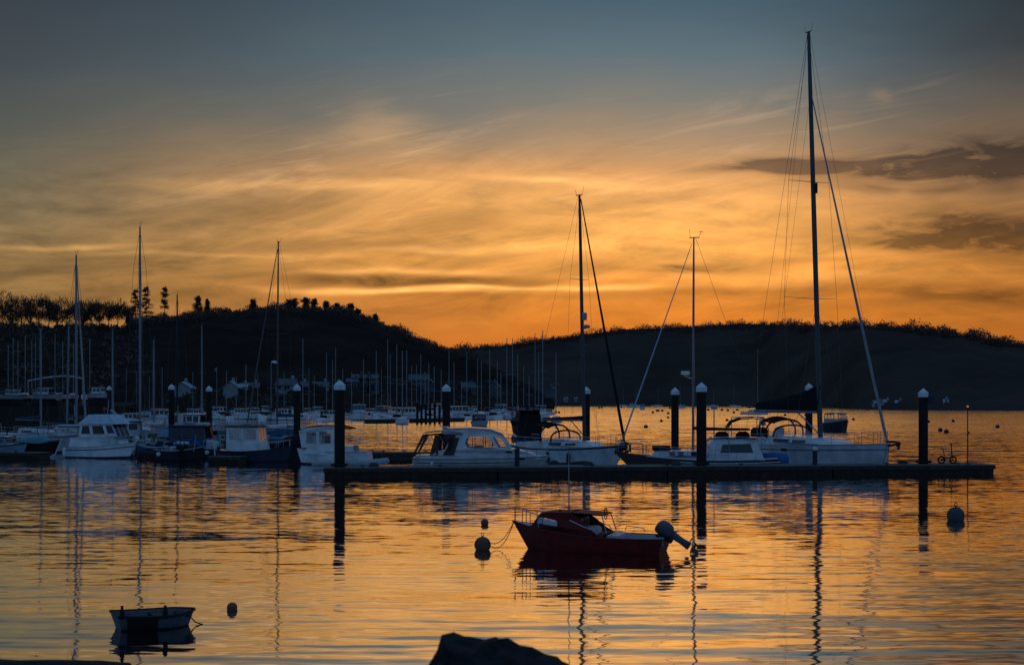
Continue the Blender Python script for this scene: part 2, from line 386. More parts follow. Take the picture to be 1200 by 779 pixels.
def bare_tree(px, top, ground, Y, lean, label):
    X = Xp(px, Y); z0 = Zp(ground, Y)-1.5; h = Zp(top, Y)-z0; r = thing('bare_tree', label, 'tree', (X, Y, z0), 0, 'bare trees along the left crest')
    t = MB(); c = MB(); rd = random.Random(px*7)
    t.tube([(0, 0, 0), (lean*.3, 0, h*.3), (lean, 0, h*.6), (lean*1.2, 0, h*.8)], [.3, .22, .15, .06], 6)
    for k in range(20):
        a = rd.uniform(0, 6.28); zz = h*rd.uniform(.18, .70); ln = h*rd.uniform(.16, .34)
        p0 = Vector((lean*zz/h, 0, zz)); p1 = p0+Vector((math.cos(a)*ln*.8, math.sin(a)*ln*.6, ln*.75))
        t.tube([p0, (p0+p1)/2+Vector((0, 0, -.3)), p1], [.12, .08, .03], 4)
        for q in range(60):
            s = rd.uniform(.3, 1.2); pc = p0.lerp(p1, s)+Vector((rd.gauss(0, h*.055), rd.gauss(0, h*.055), rd.gauss(0, h*.05)))
            d = Vector((rd.gauss(0, .7), rd.gauss(0, .7), rd.gauss(1.3, .7))).normalized()*rd.uniform(.5, 1.5); e = Vector((rd.gauss(0, .2), rd.gauss(0, .2), rd.gauss(0, .1)))
            c.add([pc-d, pc+d, pc+e], [(0, 1, 2)])
    t.build('trunk', m_bark, r); c.build('crown', m_twig, r)
TOPS = [(-8, 338), (4, 341), (15, 343), (25, 342), (36, 345), (46, 343), (57, 346), (67, 347), (78, 346), (88, 346), (97, 352), (107, 352), (117, 351), (127, 352), (138, 351), (149, 356)]
TL = ['tallest bare tree at the far left end of the crest row', 'bare crest tree second from the left edge of the hill', 'dense bare crest tree above the boatyard', 'bare crest tree where glowing gaps begin',
      'bare crest tree with sky glowing between its trunk and neighbour', 'slim bare crest tree above the grounded yachts', 'bare crest tree left of the tall pale mast pair', 'rounded bare crest tree close left of the pale mast pair', 'bare crest tree next left of the pale mast top',
      'bare crest tree right behind the pale mast top', 'lower bare crest tree just right of the pale mast top', 'lower bare crest tree with bright gap at its foot', 'small bare crest tree midway from mast pair to conifers', 'bare crest tree right of the bright gaps', 'bare crest tree second left of the big conifer', 'low bare crest tree next to the big conifer']
for (px, top), lb in zip(TOPS, TL): bare_tree(px, top, 383, 745+random.uniform(-6, 6), random.uniform(-1, 1), lb)
# a second screen of trunks just behind, part of the same strip of wood
def conifer(px, top, ground, Y, w, label, style=0):
    X = Xp(px, Y); z0 = Zp(ground, Y)-1; h = Zp(top, Y)-z0; r = thing('pine_tree', label, 'tree', (X, Y, z0), 0, 'pines on the left skyline')
    t = MB(); c = MB(); rd = random.Random(px)
    t.tube([(0, 0, 0), (rd.uniform(-.3, .3), 0, h*.5), (0, 0, h*.97)], [.3, .2, .05], 6)
    wm_ = w*Y/F/2*(1 if style == 0 else .85)
    tiers = [(s/11) for s in range(2, 12)] if style == 0 else [.38, .5, .62, .74, .84, .93, 1.0]
    for s in tiers:
        zz = h*s; zz += rd.uniform(-.5, .5); ww = wm_*(1.15-s*.85)*rd.uniform(.6, 1.2) if style == 0 else wm_*rd.uniform(.35, 1.1)*(1 if s < .9 else .55)
        for k in range(9):
            a = rd.uniform(0, 6.28); p1 = Vector((math.cos(a)*ww, math.sin(a)*ww, zz+rd.uniform(-.9, .7)))*1.0
            t.tube([(0, 0, zz-.3), p1], [.06, .02], 4)
            for q in range(34):
                pc = Vector((0, 0, zz)).lerp(p1, rd.uniform(.25, 1.1))+Vector((rd.gauss(0, .3), rd.gauss(0, .3), rd.gauss(0, .34)))
                d = Vector((rd.gauss(0, 1), rd.gauss(0, 1), rd.gauss(0, .5))).normalized()*rd.uniform(.35, .9)
                c.add([pc-d, pc+d, pc+Vector((0, 0, rd.uniform(-.3, .3)))], [(0, 1, 2)])
    t.build('trunk', m_bark, r); c.build('crown', m_pine, r)
for px, top, g, w_, lb, sy in [(159, 341, 382, 20, 'broad layered conifer left of the tall mast on the skyline', 0), (171, 337, 380, 22, 'dense conifer right behind the tall pale mast', 0), (193, 338, 372, 11, 'lone thin wind-bent pine right of the tall mast', 1), (232, 349, 368, 16, 'bushy low pine right of the black mast', 0), (243, 352, 368, 10, 'slim low pine on the bare skyline hump', 0),
                         (296, 352, 364, 13, 'small lone pine left of the leaning ketch mast', 1), (338, 353, 363, 14, 'first pine right of the ketch mast', 1), (345, 352, 363, 13, 'second pine right of the ketch mast', 1), (358, 350, 362, 18, 'widest pine in the middle of the hilltop clump', 1), (368, 351, 362, 12, 'tall pine right of the widest hilltop pine', 1), (382, 354, 364, 13, 'pine near the right end of the hilltop clump', 1), (395, 357, 366, 13, 'pine standing alone right of the hilltop clump', 1), (411, 357, 368, 17, 'bushy pine where the hill begins to drop', 1), (419, 363, 371, 8, 'small pine just below the bushy pine', 1), (440, 369, 379, 12, 'lowest skyline pine on the falling ridge', 1)]:
    conifer(px, top, g, interp(px, L_shore)+interp(px, L_depth)-6, w_, lb, sy)

# quay with the boatyard
q = MB()
qx = [(-150, 236), (-60, 232), (60, 228), (132, 226), (150, 260)]
front = [(Xp(p, Y), Y) for p, Y in qx]
rings = []
for (x, y) in front: rings.append([(x, y-6, -1), (x, y-2.5, 1.2), (x, y, 3.1), (x*1.55, y+150, 3.6)])
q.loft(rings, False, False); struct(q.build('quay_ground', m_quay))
# near shore under the camera and its rocks
sh = MB(); rings = []
for i in range(61):
    x = -15+i*.5; col = []
    for y, z in ((-3, 2.2), (2, 2.15), (5, 2.05), (8, 1.65), (11, 1.0), (14, .3), (16.5, -.2), (19, -.8)):
        col.append((x, y, z+.07*math.sin(x*2.1+y)+.05*math.cos(x*5.3-y*2)))
    rings.append(col)
sh.loft(rings, False, False); struct(sh.build('shore', m_rock, smooth=True))
def rock(name, outline, depth, Y, label, zb):
    # outline in picture rows: a boulder with thickness, irregular facets
    top = [(Xp(px, Y), Zp(py, Y)) for px, py in outline]
    m = MB(); rings = []
    for k in range(7):
        s = k/6; yy_ = (s-.5)*depth; sc = math.sin(math.pi*(.12+.76*s))**.5
        cx = sum(p[0] for p in top)/len(top)
        rings.append([(cx+(x-cx)*(.6+.4*sc)+.02*math.sin(9*x+5*k), Y+yy_+.03*math.sin(7*x+k), zb+(z-zb)*(.55+.45*sc)+.012*math.sin(31*x+3*k)+random.uniform(-.012, .012)) for x, z in top])
    m.loft(rings, True, True)
    return tag(m.build(name, m_rock), label, 'rock')
rock('shore_rock', [(488, 800), (503, 779), (516, 762), (521, 745), (533, 743.5), (551, 746), (568, 749), (580, 747.5), (592, 751), (606, 757), (622, 760), (640, 767), (658, 771), (668, 778), (690, 800), (640, 840), (540, 840)], .7, 9.0, 'dark angular boulder at the water edge below the red boat', 1.6)
rock('shore_ledge', [(-60, 800), (-40, 776), (10, 774.5), (60, 775.5), (110, 777), (140, 779.5), (160, 800), (60, 830)], 1.2, 12.0, 'low dark rock ledge in the bottom left corner', .8)

# ------------------------------------------------------------------ houses
def house(px, Y, ybase, w, d, hw, hr, rz, label, roofm=m_slate, wallm=m_render, win=2):
    r = thing('house', label, 'house', (Xp(px, Y), Y, Zp(ybase, Y)), R(rz), 'houses on the far shore'); w, d, hw, hr = w*.64, d*.64, hw*.62, hr*.66
    m = MB(); m.add([(-w/2, -d/2, -1.5), (w/2, -d/2, -1.5), (w/2, d/2, -1.5), (-w/2, d/2, -1.5), (-w/2, -d/2, hw), (w/2, -d/2, hw), (w/2, d/2, hw), (-w/2, d/2, hw), (-w/2, 0, hw+hr), (w/2, 0, hw+hr)],
                    [(0, 1, 5, 4), (2, 3, 7, 6), (1, 2, 6, 9, 5), (3, 0, 4, 8, 7)]); m.build('wall', wallm, r)
    o = .35; m = MB(); k = hr/(d/2)
    for sg in (-1, 1):
        m.add([(-w/2-o, sg*(d/2+o), hw-o*k+.08), (w/2+o, sg*(d/2+o), hw-o*k+.08), (w/2+o, 0, hw+hr+.08), (-w/2-o, 0, hw+hr+.08), (-w/2-o, sg*(d/2+o), hw-o*k+.26), (w/2+o, sg*(d/2+o), hw-o*k+.26), (w/2+o, 0, hw+hr+.26), (-w/2-o, 0, hw+hr+.26)],
              [(0, 1, 2, 3), (4, 5, 6, 7), (0, 1, 5, 4), (0, 3, 7, 4), (1, 2, 6, 5)])
    rf = m.build('roof', roofm, r)
    m = MB(); m.box((w*.3, 0, hw+hr+.5), (.8, .7, 1.5)); m.build('chimney', wallm, rf)
    for i in range(win):
        x = (i+.5)/win*w-w/2
        m = MB(); m.box((x, -d/2-.02, hw*.55), (1.1, .12, 1.2)); f = m.build('window', m_render, r)
        m = MB(); m.box((x, -d/2-.09, hw*.55), (.9, .06, 1.0)); m.build('pane', m_dglass, f)
    m = MB(); m.box((w*.05, -d/2-.03, 1.0), (1.0, .1, 2.0)); m.build('door', m_dark, r)
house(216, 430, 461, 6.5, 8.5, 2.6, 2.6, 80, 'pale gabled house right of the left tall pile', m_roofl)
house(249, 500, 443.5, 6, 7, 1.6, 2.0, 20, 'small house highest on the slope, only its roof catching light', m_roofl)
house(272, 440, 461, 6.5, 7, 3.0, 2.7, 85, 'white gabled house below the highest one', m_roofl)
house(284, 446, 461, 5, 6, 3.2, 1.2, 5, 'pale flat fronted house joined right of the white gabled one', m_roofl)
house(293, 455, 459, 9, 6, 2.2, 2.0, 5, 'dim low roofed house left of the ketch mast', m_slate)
house(337, 460, 457, 10, 7, 2.6, 2.8, -20, 'long slate roofed house between ketch mast and the next pile', m_slate)
house(352, 470, 459, 8, 7, 2.4, 2.4, 5, 'slate roofed house behind the middle pile', m_slate)
house(376, 480, 458, 8, 6, 2.4, 2.2, 5, 'dim cottage left of the thick pontoon pile', m_slate)
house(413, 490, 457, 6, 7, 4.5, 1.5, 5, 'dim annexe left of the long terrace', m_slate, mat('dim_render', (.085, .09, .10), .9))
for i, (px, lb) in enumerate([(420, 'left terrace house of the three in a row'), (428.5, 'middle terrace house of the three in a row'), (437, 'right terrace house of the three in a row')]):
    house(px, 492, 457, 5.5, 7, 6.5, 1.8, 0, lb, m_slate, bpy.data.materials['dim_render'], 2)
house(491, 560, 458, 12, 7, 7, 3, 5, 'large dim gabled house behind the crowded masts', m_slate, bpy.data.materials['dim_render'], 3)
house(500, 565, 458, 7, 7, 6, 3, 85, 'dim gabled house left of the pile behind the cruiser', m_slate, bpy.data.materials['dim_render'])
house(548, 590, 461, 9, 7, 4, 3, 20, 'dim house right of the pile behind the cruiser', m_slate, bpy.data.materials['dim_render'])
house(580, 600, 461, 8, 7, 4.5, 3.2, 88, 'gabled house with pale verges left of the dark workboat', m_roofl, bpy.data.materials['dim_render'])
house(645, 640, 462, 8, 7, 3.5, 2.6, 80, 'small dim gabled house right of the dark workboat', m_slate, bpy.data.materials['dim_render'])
for px, Y, yb, w_, lb in [(663, 1230, 469, 7, 'left one of two tiny white shore cottages'), (675, 1230, 469, 5, 'right one of two tiny white shore cottages'), (1028, 680, 475, 9, 'pale shore cottage behind the furled headsail'), (1038, 670, 474, 9, 'second pale shore cottage right of the headsail'), (1053, 650, 475, 7, 'lone pale shore cottage left of the end pile'), (1108, 620, 474, 4, 'tiny pale hut between the end pile and the pole')]:
    house(px, Y, yb, w_*.7, 4, 1.9, 1.5, random.uniform(-25, 25), lb, m_roofl)

V_, F_ = [], []
for _ in range(260):
    px = rng.uniform(195, 600); ys = interp(px, L_shore); Y = ys+rng.uniform(2, 120); X = Xp(px, Y); hh = rng.uniform(2.5, 6); z = .3+(Y-ys)*.05
    for k in range(46):
        d = rng.normal(size=3); d /= np.linalg.norm(d); c = np.array([X, Y, z+hh*.55])+d*np.array([hh*.42, hh*.42, hh*.5])*rng.uniform(.4, 1); e = rng.normal(size=(3, 3))*.34
        i = len(V_); V_ += [tuple(c+e[0]), tuple(c+e[1]), tuple(c+e[2])]; F_.append((i, i+1, i+2))
m = MB(); m.v = V_; m.f = F_; m.m = [0]*len(F_); o = m.build('shore_shrubbery', m_twig); o['kind'] = 'stuff'; o['label'] = 'dark scrub and garden trees among the shore houses'; o['category'] = 'scrub'
# ------------------------------------------------------------------ piles
def pile(px, top, Y, d, label, box=False):
    X = Xp(px, Y); zt = Zp(top, Y); r = thing('mooring_pile', label, 'pile', (X, Y, -2), 0, 'capped mooring piles')
    ch = d*.95
    m = MB(); m.lathe([(d/2, 0), (d/2, zt+2-ch)], n=20); m.build('post', m_pile, r, True)
    m = MB(); m.lathe([(d*.52, zt+2-ch*1.0), (d*.55, zt+2-ch*.98), (d*.55, zt+2-ch*.5), (d*.50, zt+2-ch*.45), (.03, zt+2)], n=20); m.build('cap', m_cap, r, True)
    m = MB(); m.box((0, -d*.62, 2+.62), (d*1.3, .12, .12)); m.box((d*.62, 0, 2+.62), (.12, d*1.3, .12)); m.box((-d*.62, 0, 2+.62), (.12, d*1.3, .12)); m.build('collar', m_pile, r)
    if box:
        m = MB(); m.box((d*.75, -.05, zt+2-ch-.1), (.3, .3, .42)); m.build('lamp_box', m_navy, r)
pile(398, 445, 73.6, .55, 'thick white-capped pile at the left end of the near pontoon')
pile(822, 448, 75.2, .53, 'white-capped pile in front of the white wheelhouse yacht')
pile(1082, 455, 77.3, .50, 'white-capped pile with a small grey box, near the folding bicycle', True)
pile(523, 450, 97, .53, 'white-capped pile right behind the cruiser roof')
pile(687, 453, 100, .53, 'white-capped pile hidden behind the mast of the grey sloop')
pile(791, 454, 97, .52, 'slim white-capped pile left of the ketch mast')
pile(948, 449, 104, .52, 'white-capped pile poking above the black sail cover')
pile(348, 450, 110, .53, 'white-capped pile left of the cabin boat by the thick pile')
pile(245, 452, 122, .50, 'white-capped pile behind the blue workboat roof')
pile(201, 450, 122, .50, 'white-capped pile left of the blue workboat')
pile(128, 452, 190, .60, 'distant white-capped pile above the flybridge cruiser')

# ------------------------------------------------------------------ pontoons
def pontoon(name, xl, yl, xr, yr, wd, zt, label, skirt=.42, cleats=5, bright=m_deckw):
    a = math.atan2(yr-yl, xr-xl); Ln = math.hypot(xr-xl, yr-yl); r = thing(name, label, 'pontoon', (xl, yl, 0), a)
    m = MB(); n = max(1, round(Ln/9)); sec = Ln/n
    for i in range(n):
        m.box((sec*(i+.5), wd/2, zt-.03), (sec-.05, wd, .06))
    m.build('deck', bright, r)
    m = MB()
    for i in range(n): m.box((sec*(i+.5), wd/2, (zt-.065-.25)/2), (sec-.10, wd-.12, zt-.07+.25))
    m.build('float', m_float, r)
    for y in (-.04, wd+.04):
        m = MB(); m.box((Ln/2, y, zt-.14), (Ln, .08, .20)); m.build('fender_strip', m_float, r)
    for i in range(cleats):
        x = Ln*(i+.5)/cleats
        m = MB(); m.box((x, .16, zt+.04), (.06, .06, .09)); m.box((x, .16, zt+.10), (.30, .05, .045)); m.build('cleat', m_dark, r)
    return r, a
PX0, PY0, PX1, PY1 = Xp(379, 72.6), 72.6, Xp(1166, 76.4), 76.4
pontoon('pontoon', PX0, PY0, PX1, PY1, 2.3, .50, 'long dark timber-edged pontoon behind the red boat', cleats=9)
pontoon('pontoon', Xp(-70, 98), 98, Xp(46, 95.5), 95.5, 1.3, .45, 'short grey finger pontoon at the left edge', cleats=2)
pontoon('pontoon', Xp(162, 98), 98, Xp(207, 97.5), 97.5, 1.3, .45, 'short grey finger pontoon right of the flybridge cruiser', cleats=2)
pontoon('pontoon', Xp(243, 90), 90, Xp(281, 89.6), 89.6, 1.4, .42, 'short pale-edged finger pontoon below the blue workboat', cleats=2)
pontoon('pontoon', Xp(60, 118), 118, Xp(392, 112), 112, 2.0, .45, 'dark walkway pontoon behind the moored workboats', cleats=4)
pontoon('pontoon', Xp(412, 96), 96, Xp(560, 96), 96, 1.6, .45, 'dark pontoon with low rail left of the pale cruiser', cleats=6)
pontoon('pontoon', Xp(440, 250), 250, Xp(545, 275), 275, 2.5, .7, 'far dark landing stage with a row of posts', cleats=3)
pontoon('pontoon', Xp(640, 1150), 1150, Xp(893, 1150), 1150, 4, .9, 'long pale breakwater pontoon under the far hill', cleats=4, bright=m_offw)
pontoon('pontoon', Xp(255, 330), 330, Xp(330, 330), 330, 3, 1.5, 'pale straight landing stage below the white houses', cleats=3, bright=m_offw)
pontoon('pontoon', Xp(128, 240), 240, Xp(200, 250), 250, 2.5, 1.5, 'grey landing stage beside the boatyard', cleats=3, bright=m_offw)
# posts of the far landing stage
for i, px in enumerate((489, 494, 499, 504, 509.5, 515)):
    Y = 262; m = MB(); m.lathe([(.24, 0), (.22, Zp(471.5+(i*7 % 4), Y)+1.5)], (Xp(px, Y), Y, -1.5), 10); tag(m.build('landing_post', m_pile, None, True), 'dark bare post in the row on the far landing stage', 'post', 'posts on the far landing stage')
def pedestal(px, ybase, Y, h, label, white):
    r = thing('service_pedestal', label, 'pedestal', (Xp(px, Y), Y, .50))
    m = MB(); m.lathe([(.13, 0), (.13, h), (.11, h+.02)], n=12); m.build('column', m_navy, r, True)
    m = MB(); m.lathe([(.14, h+.02), (.14, h+.14), (.06, h+.2)], n=12); m.build('cap', m_white if white else m_navy, r, True)
pedestal(606, 546, 74.6, .75, 'blue service pedestal in front of the pale cruiser bow', False)
pedestal(955, 545, 76.4, .75, 'service pedestal with white cap in front of the big yacht hull', True)
for px, Yc, lb in [(438, 73.9, 'coiled dark rope on the pontoon by the grey inflatable'), (690, 75.3, 'coiled dark rope on the pontoon by the grey sloop'), (792, 75.6, 'coiled dark rope on the pontoon below the slim pile'), (1058, 77.4, 'coiled dark rope on the pontoon below the big yacht anchor')]:
    m = MB()
    for k in range(4): m.torus((0, 0, .03+.05*k), .26-.03*k, .03, 'Z', 18, 5)
    o = tag(m.build('rope_coil', m_rope, None, True), lb, 'rope', 'rope coils on the pontoon'); o.location = (Xp(px, Yc), Yc, .5)
# slim pole with a red light
Y = 76.9; r = thing('signal_pole', 'slim dark pole at the pontoon end with a tiny red lamp', 'pole', (Xp(1134, Y), Y, .5))
m = MB(); m.tube([(0, 0, 0), (0, 0, 3.05)], [.035, .028], 8); m.lathe([(.12, 0), (.12, .04)], n=10); m.build('pole', m_dark, r, True)
m = MB(); m.box((.04, 0, 1.7), (.12, .08, .1)); m.build('bracket', m_dark, r)
lm = bpy.data.materials.new('red_lamp'); lm.use_nodes = True; lm.node_tree.nodes['Principled BSDF'].inputs['Base Color'].default_value = (.5, .05, .03, 1)
lm.node_tree.nodes['Principled BSDF'].inputs['Emission Color'].default_value = (1, .25, .15, 1); lm.node_tree.nodes['Principled BSDF'].inputs['Emission Strength'].default_value = .5
m = MB(); m.ball((0, 0, 3.12), .055, 10); m.build('lamp', lm, r, True)

# ------------------------------------------------------------------ folding bicycle
def bicycle(px, Y, z):
    r = thing('bicycle', 'small dark folding bicycle standing on the pontoon end', 'bicycle', (Xp(px, Y), Y, z), R(6))
    for x in (-.33, .33):
        m = MB(); m.torus((x, 0, .2), .18, .045, 'Y', 24, 6); w_ = m.build('wheel', m_black, r, True)
        m = MB()
        for k in range(8): a = k*math.pi/4; m.tube([(x, 0, .2), (x+.17*math.cos(a), 0, .2+.17*math.sin(a))], .006, 4)
        m.tube([(x, -.05, .2), (x, .05, .2)], .025, 8); m.build('spokes', m_dark, w_)
    m = MB(); m.tube([(-.33, 0, .2), (-.1, 0, .3), (.2, 0, .34), (.27, 0, .42)], .042, 8); m.tube([(.27, 0, .34), (.33, 0, .2)], .022, 8); m.tube([(-.1, 0, .26), (-.17, 0, .5)], .024, 8); m.build('frame', m_dark, r, True)
    m = MB(); m.tube([(-.17, 0, .5), (-.22, 0, .78)], .026, 8); m.build('seat_post', m_dark, r, True)
    m = MB(); m.loft([[(-.36, .09*math.cos(a), .80+.03*math.sin(a)) for a in np.linspace(0, 6.28, 9)[:-1]], [(-.22, .05*math.cos(a), .79+.03*math.sin(a)) for a in np.linspace(0, 6.28, 9)[:-1]], [(-.08, .02*math.cos(a), .79+.02*math.sin(a)) for a in np.linspace(0, 6.28, 9)[:-1]]]); m.build('saddle', m_black, r, True)
    m = MB(); m.tube([(.27, 0, .40), (.22, 0, 1.06)], .032, 8); m.build('stem', m_dark, r, True)
    m = MB(); m.tube([(.13, -.27, 1.10), (.2, -.05, 1.06), (.2, .05, 1.06), (.32, .27, 1.08)], .028, 8); m.build('handlebar', m_black, r, True)
    m = MB(); m.tube([(-.1, -.1, .12), (-.1, -.03, .22), (-.1, .03, .22), (-.1, .1, .32)], .014, 6); m.build('crank', m_dark, r)
bicycle(1110, 77.6, .50)

# ------------------------------------------------------------------ boat kit
class Hull:
    def __init__(s, L, B, fb, draft=.4, rake=.5, tw=.8, pmax=.42, trake=.1, bowp=2.1, flare=.90):
        s.L, s.B, s.fb, s.d, s.rake, s.tw, s.pm, s.tr, s.bp, s.flare = L, B, fb, draft, rake, tw, pmax, trake, bowp, flare
    def half(s, t):
        if t < s.pm: k = s.tw+(1-s.tw)*math.sin(math.pi/2*t/s.pm)
        else: k = 1-((t-s.pm)/(1-s.pm))**s.bp
        return max(.012, s.B/2*k)
    def z(s, t):
        a, b, c = s.fb
        return a*(1-t)*(1-2*t)+4*b*t*(1-t)+c*t*(2*t-1)
    def x(s, t, k=1.0):
        x = -s.L/2+s.L*t
        return x-s.rake*(1-k)*sst((t-.55)/.45)+s.tr*(1-k)*sst((.25-t)/.25)
    def pt(s, t, k, side):
        # k: 0 at the waterline, 1 at the sheer
        b = s.half(t)*(s.flare+(1-s.flare)*k)
        return Vector((s.x(t, k), side*b, s.z(t)*k))
    def mesh(s, parent, mats, n=26, stripe=None):
        """mats: bottom, topside, stripe"""
        ks = [0, .12, .5, .78, .9, 1.0]
        rings = []
        for i in range(n+1):
            t = i/n; ring = []
            dk = s.d*(1-sst((t-.7)/.3))*(.55+.45*sst(t/.3))
            for side in (1,):
                for k in reversed(ks): ring.append(s.pt(t, k, 1))
            b0 = s.half(t)*s.flare
            ring.append(Vector((s.x(t, 0)-(.0), b0*.72, -dk*.55))); ring.append(Vector((s.x(t, -.1), 0, -dk)))
            ring.append(Vector((s.x(t, 0), -b0*.72, -dk*.55)))
            for k in ks: ring.append(s.pt(t, k, -1))
            rings.append(ring)
        m = MB(); nr = len(rings[0])
        vs = [p for r_ in rings for p in r_]; o = len(ks)
        m.v = [tuple(p) for p in vs]
        for i in range(n):
            for j in range(nr-1):
                jj = j if j < o else nr-2-j
                mi = 0
                if j < o-1 or j >= nr-o:
                    kk = o-2-j if j < o-1 else j-(nr-o)
                    mi = {0: 0, 1: 1, 2: 1, 3: 1, 4: 1}[kk]
                    if stripe is not None and kk == stripe: mi = 2
                m.f.append((i*nr+j, i*nr+j+1, (i+1)*nr+j+1, (i+1)*nr+j)); m.m.append(mi)
        m.f.append(tuple(range(nr))); m.m.append(1)
        mats = list(mats)+[mats[-1]]*(3-len(mats))
        return m.build('hull', mats, parent, True, 40)
    def deck(s, parent, mt, n=20, drop=.04, t0=0.0, t1=.985, name='deck'):
        m = MB(); rings = []
        for i in range(n+1):
            t = lerp(t0, t1, i/n); z = s.z(t)-drop; b = s.half(t)-.015; x = s.x(t)
            rings.append([(x, b*q, z+.05*(1-q*q)) for q in (-1, -.5, 0, .5, 1)])
        m.loft(rings, False, False); return m.build(name, mt, parent, True)
    def strake(s, parent, mt, r=.035, k=1.0, n=26, name='rubbing_strake', t0=0.0, t1=1.0):
        m = MB()
        for side in (1, -1): m.tube([s.pt(lerp(t0, t1, i/n), k, side)+Vector((0, side*.012, 0)) for i in range(n+1)], r, 6)
        return m.build(name, mt, parent, True)
    def rail(s, parent, mt, t0, t1, h, n=5, r=.014, mid=True, inset=.06, name='guard_rail', close=False):
        m = MB()
        for side in (1, -1):
            top = []; md = []
            for i in range(n+1):
                t = lerp(t0, t1, i/n); p = s.pt(t, 1, side)-Vector((0, side*min(inset, s.half(t)*.6), 0))
                m.tube([p, p+Vector((0, 0, h))], r, 5); top.append(p+Vector((0, 0, h))); md.append(p+Vector((0, 0, h*.5)))
            m.tube(top, r, 5)
            if mid: m.tube(md, r*.7, 5)
        if close:
            a = s.pt(t1, 1, 1)+Vector((0, 0, h)); b = s.pt(t1, 1, -1)+Vector((0, 0, h)); m.tube([a, (a+b)/2+Vector((.14, 0, .0)), b], r, 5)
        return m.build(name, mt, parent)
def cabin(parent, prof, wb, wt, windows, mt, glass=m_glass, taper=(0, 1.0), skip=(), th=.04, name='cabin', gname='window', front_glass=None, edgemat=None):
    """prof: closed side outline (x,z) counter-clockwise starting at the bottom rear; walls with real openings, glass set in them"""
    zs = [p[1] for p in prof]; z0, z1 = min(zs), max(zs); xs = [p[0] for p in prof]; x0, x1 = min(xs), max(xs)
    def w(x, z):
        k = (z-z0)/(z1-z0); a = lerp(wb, wt, k)
        tx = (x-x0)/(x1-x0)
        return a*(1-(1-taper[1])*sst((tx-taper[0])/(1-taper[0]+1e-6)))
    m = MB()
    for sg in (1, -1):
        m.plate(prof, windows, lambda a, b, d, sg=sg: (a, sg*(w(a, b)-d), b), th)
    n = len(prof)
    for i in range(n):
        if i in skip or i == n-1: continue
        (a, b), (c, d) = prof[i], prof[(i+1) % n]
        seg = [-1, -.6, 0, .6, 1]
        up = .035 if abs(c-a) > abs(d-b) else 0
        r1 = [(a, (w(a, b))*q*.999, b+.002+up*(1-q*q)) for q in seg]; r2 = [(c, (w(c, d))*q*.999, d+.002+up*(1-q*q)) for q in seg]
        m.loft([r1, r2], False, False)
    cb = m.build(name, mt, parent, True, 25)
    for wd in windows:
        for sg in (1, -1):
            g = MB(); g.plate(wd, [], lambda a, b, d, sg=sg: (a, sg*(w(a, b)-.012-d), b), .012); g.build(gname, glass, cb)
    for i in skip:
        (a, b), (c, d) = prof[i], prof[(i+1) % n]
        if front_glass and i in front_glass:
            g = MB(); e = .02
            for q0, q1 in ((-.97, -.36), (-.32, .32), (.36, .97)):
                g.add([(a, w(a, b)*q0, b), (a, w(a, b)*q1, b), (c, w(c, d)*q1, d), (c, w(c, d)*q0, d)], [(0, 1, 2, 3)])
            g.build('windscreen', glass, cb)
            for q_ in (-.98, -.34, .34, .98): f = MB(); f.tube([(a, w(a, b)*q_, b), (c, w(c, d)*q_, d)], .022, 5); f.build('windscreen_bar', mt, cb)
    return cb, w
def roundrect(x0, z0, x1, z1, r, slant=0.0, n=3):
    pts = []
    for cx, cz, a0 in ((x1-r, z1-r, 0), (x0+r, z1-r, 90), (x0+r, z0+r, 180), (x1-r, z0+r, 270)):
        for k in range(n+1):
            a = R(a0+90*k/n); px, pz = cx+r*math.cos(a), cz+r*math.sin(a); pts.append((px-slant*(pz-z0)/(z1-z0), pz))
    return pts
def fender(parent, p, mt=m_navy, h=.55, r=.1):
    m = MB(); m.lathe([(.02, h/2+.06), (r*.5, h/2), (r, h*.36), (r, -h*.36), (r*.5, -h/2), (.02, -h/2-.05)], p, 10); o = m.build('fender', mt, parent, True)
    m = MB(); m.tube([(p[0], p[1], p[2]+h/2+.04), (p[0], p[1]*.97, p[2]+h/2+.45)], .008, 4); m.build('lanyard', m_rope, o)
def wire(parent, a, b, r=.010, name='shroud', mt=m_wire):
    m = MB(); m.tube([a, b], r, 4); return m.build(name, mt, parent)
def outboard(parent, p, tilt=0, sc=1.0, mt=m_engine):
    """hung on the transom; tilt in degrees lifts the leg aft"""
    g = thing_part('outboard_motor', parent); g.location = p; g.rotation_euler = (0, R(tilt), 0); g.scale = (sc,)*3
    rr = []
    for z, xx, w_, l_ in ((.02, -.02, .10, .13), (.08, -.03, .15, .20), (.28, -.04, .16, .235), (.44, -.02, .15, .225), (.52, .0, .12, .17), (.55, .01, .05, .09)):
        rr.append([(xx+l_*math.cos(a), w_*math.sin(a), z) for a in np.linspace(0, 2*math.pi, 9)[:-1]])
    m = MB(); m.loft(rr); m.build('cowl', mt, g, True, 50)
    m = MB(); m.loft([[(-.02+l_*math.cos(a), w_*math.sin(a), z) for a in np.linspace(0, 2*math.pi, 11)[:-1]] for z, l_, w_ in ((.08, .13, .09), (-.3, .10, .05), (-.62, .12, .035))])
    m.box((-.09, 0, -.55), (.40, .22, .02)); m.tube([(.14, 0, -.74), (0, 0, -.74), (-.16, 0, -.74)], [.02, .06, .035], 8); m.box((0, 0, -.84), (.14, .015, .18)); m.build('leg', mt, g, True)
    m = MB()
    for k in range(3):
        a = k*2.094; m.tube([(-.18, 0, -.74), (-.19, .09*math.cos(a), -.74+.09*math.sin(a)), (-.18, .12*math.cos(a+.35), -.74+.12*math.sin(a+.35))], [.02, .035, .02], 5, flat=.3)
    m.build('propeller', m_dark, g)
    m = MB(); m.box((.17, 0, .02), (.12, .2, .26)); m.build('clamp', m_dark, g)
    return g
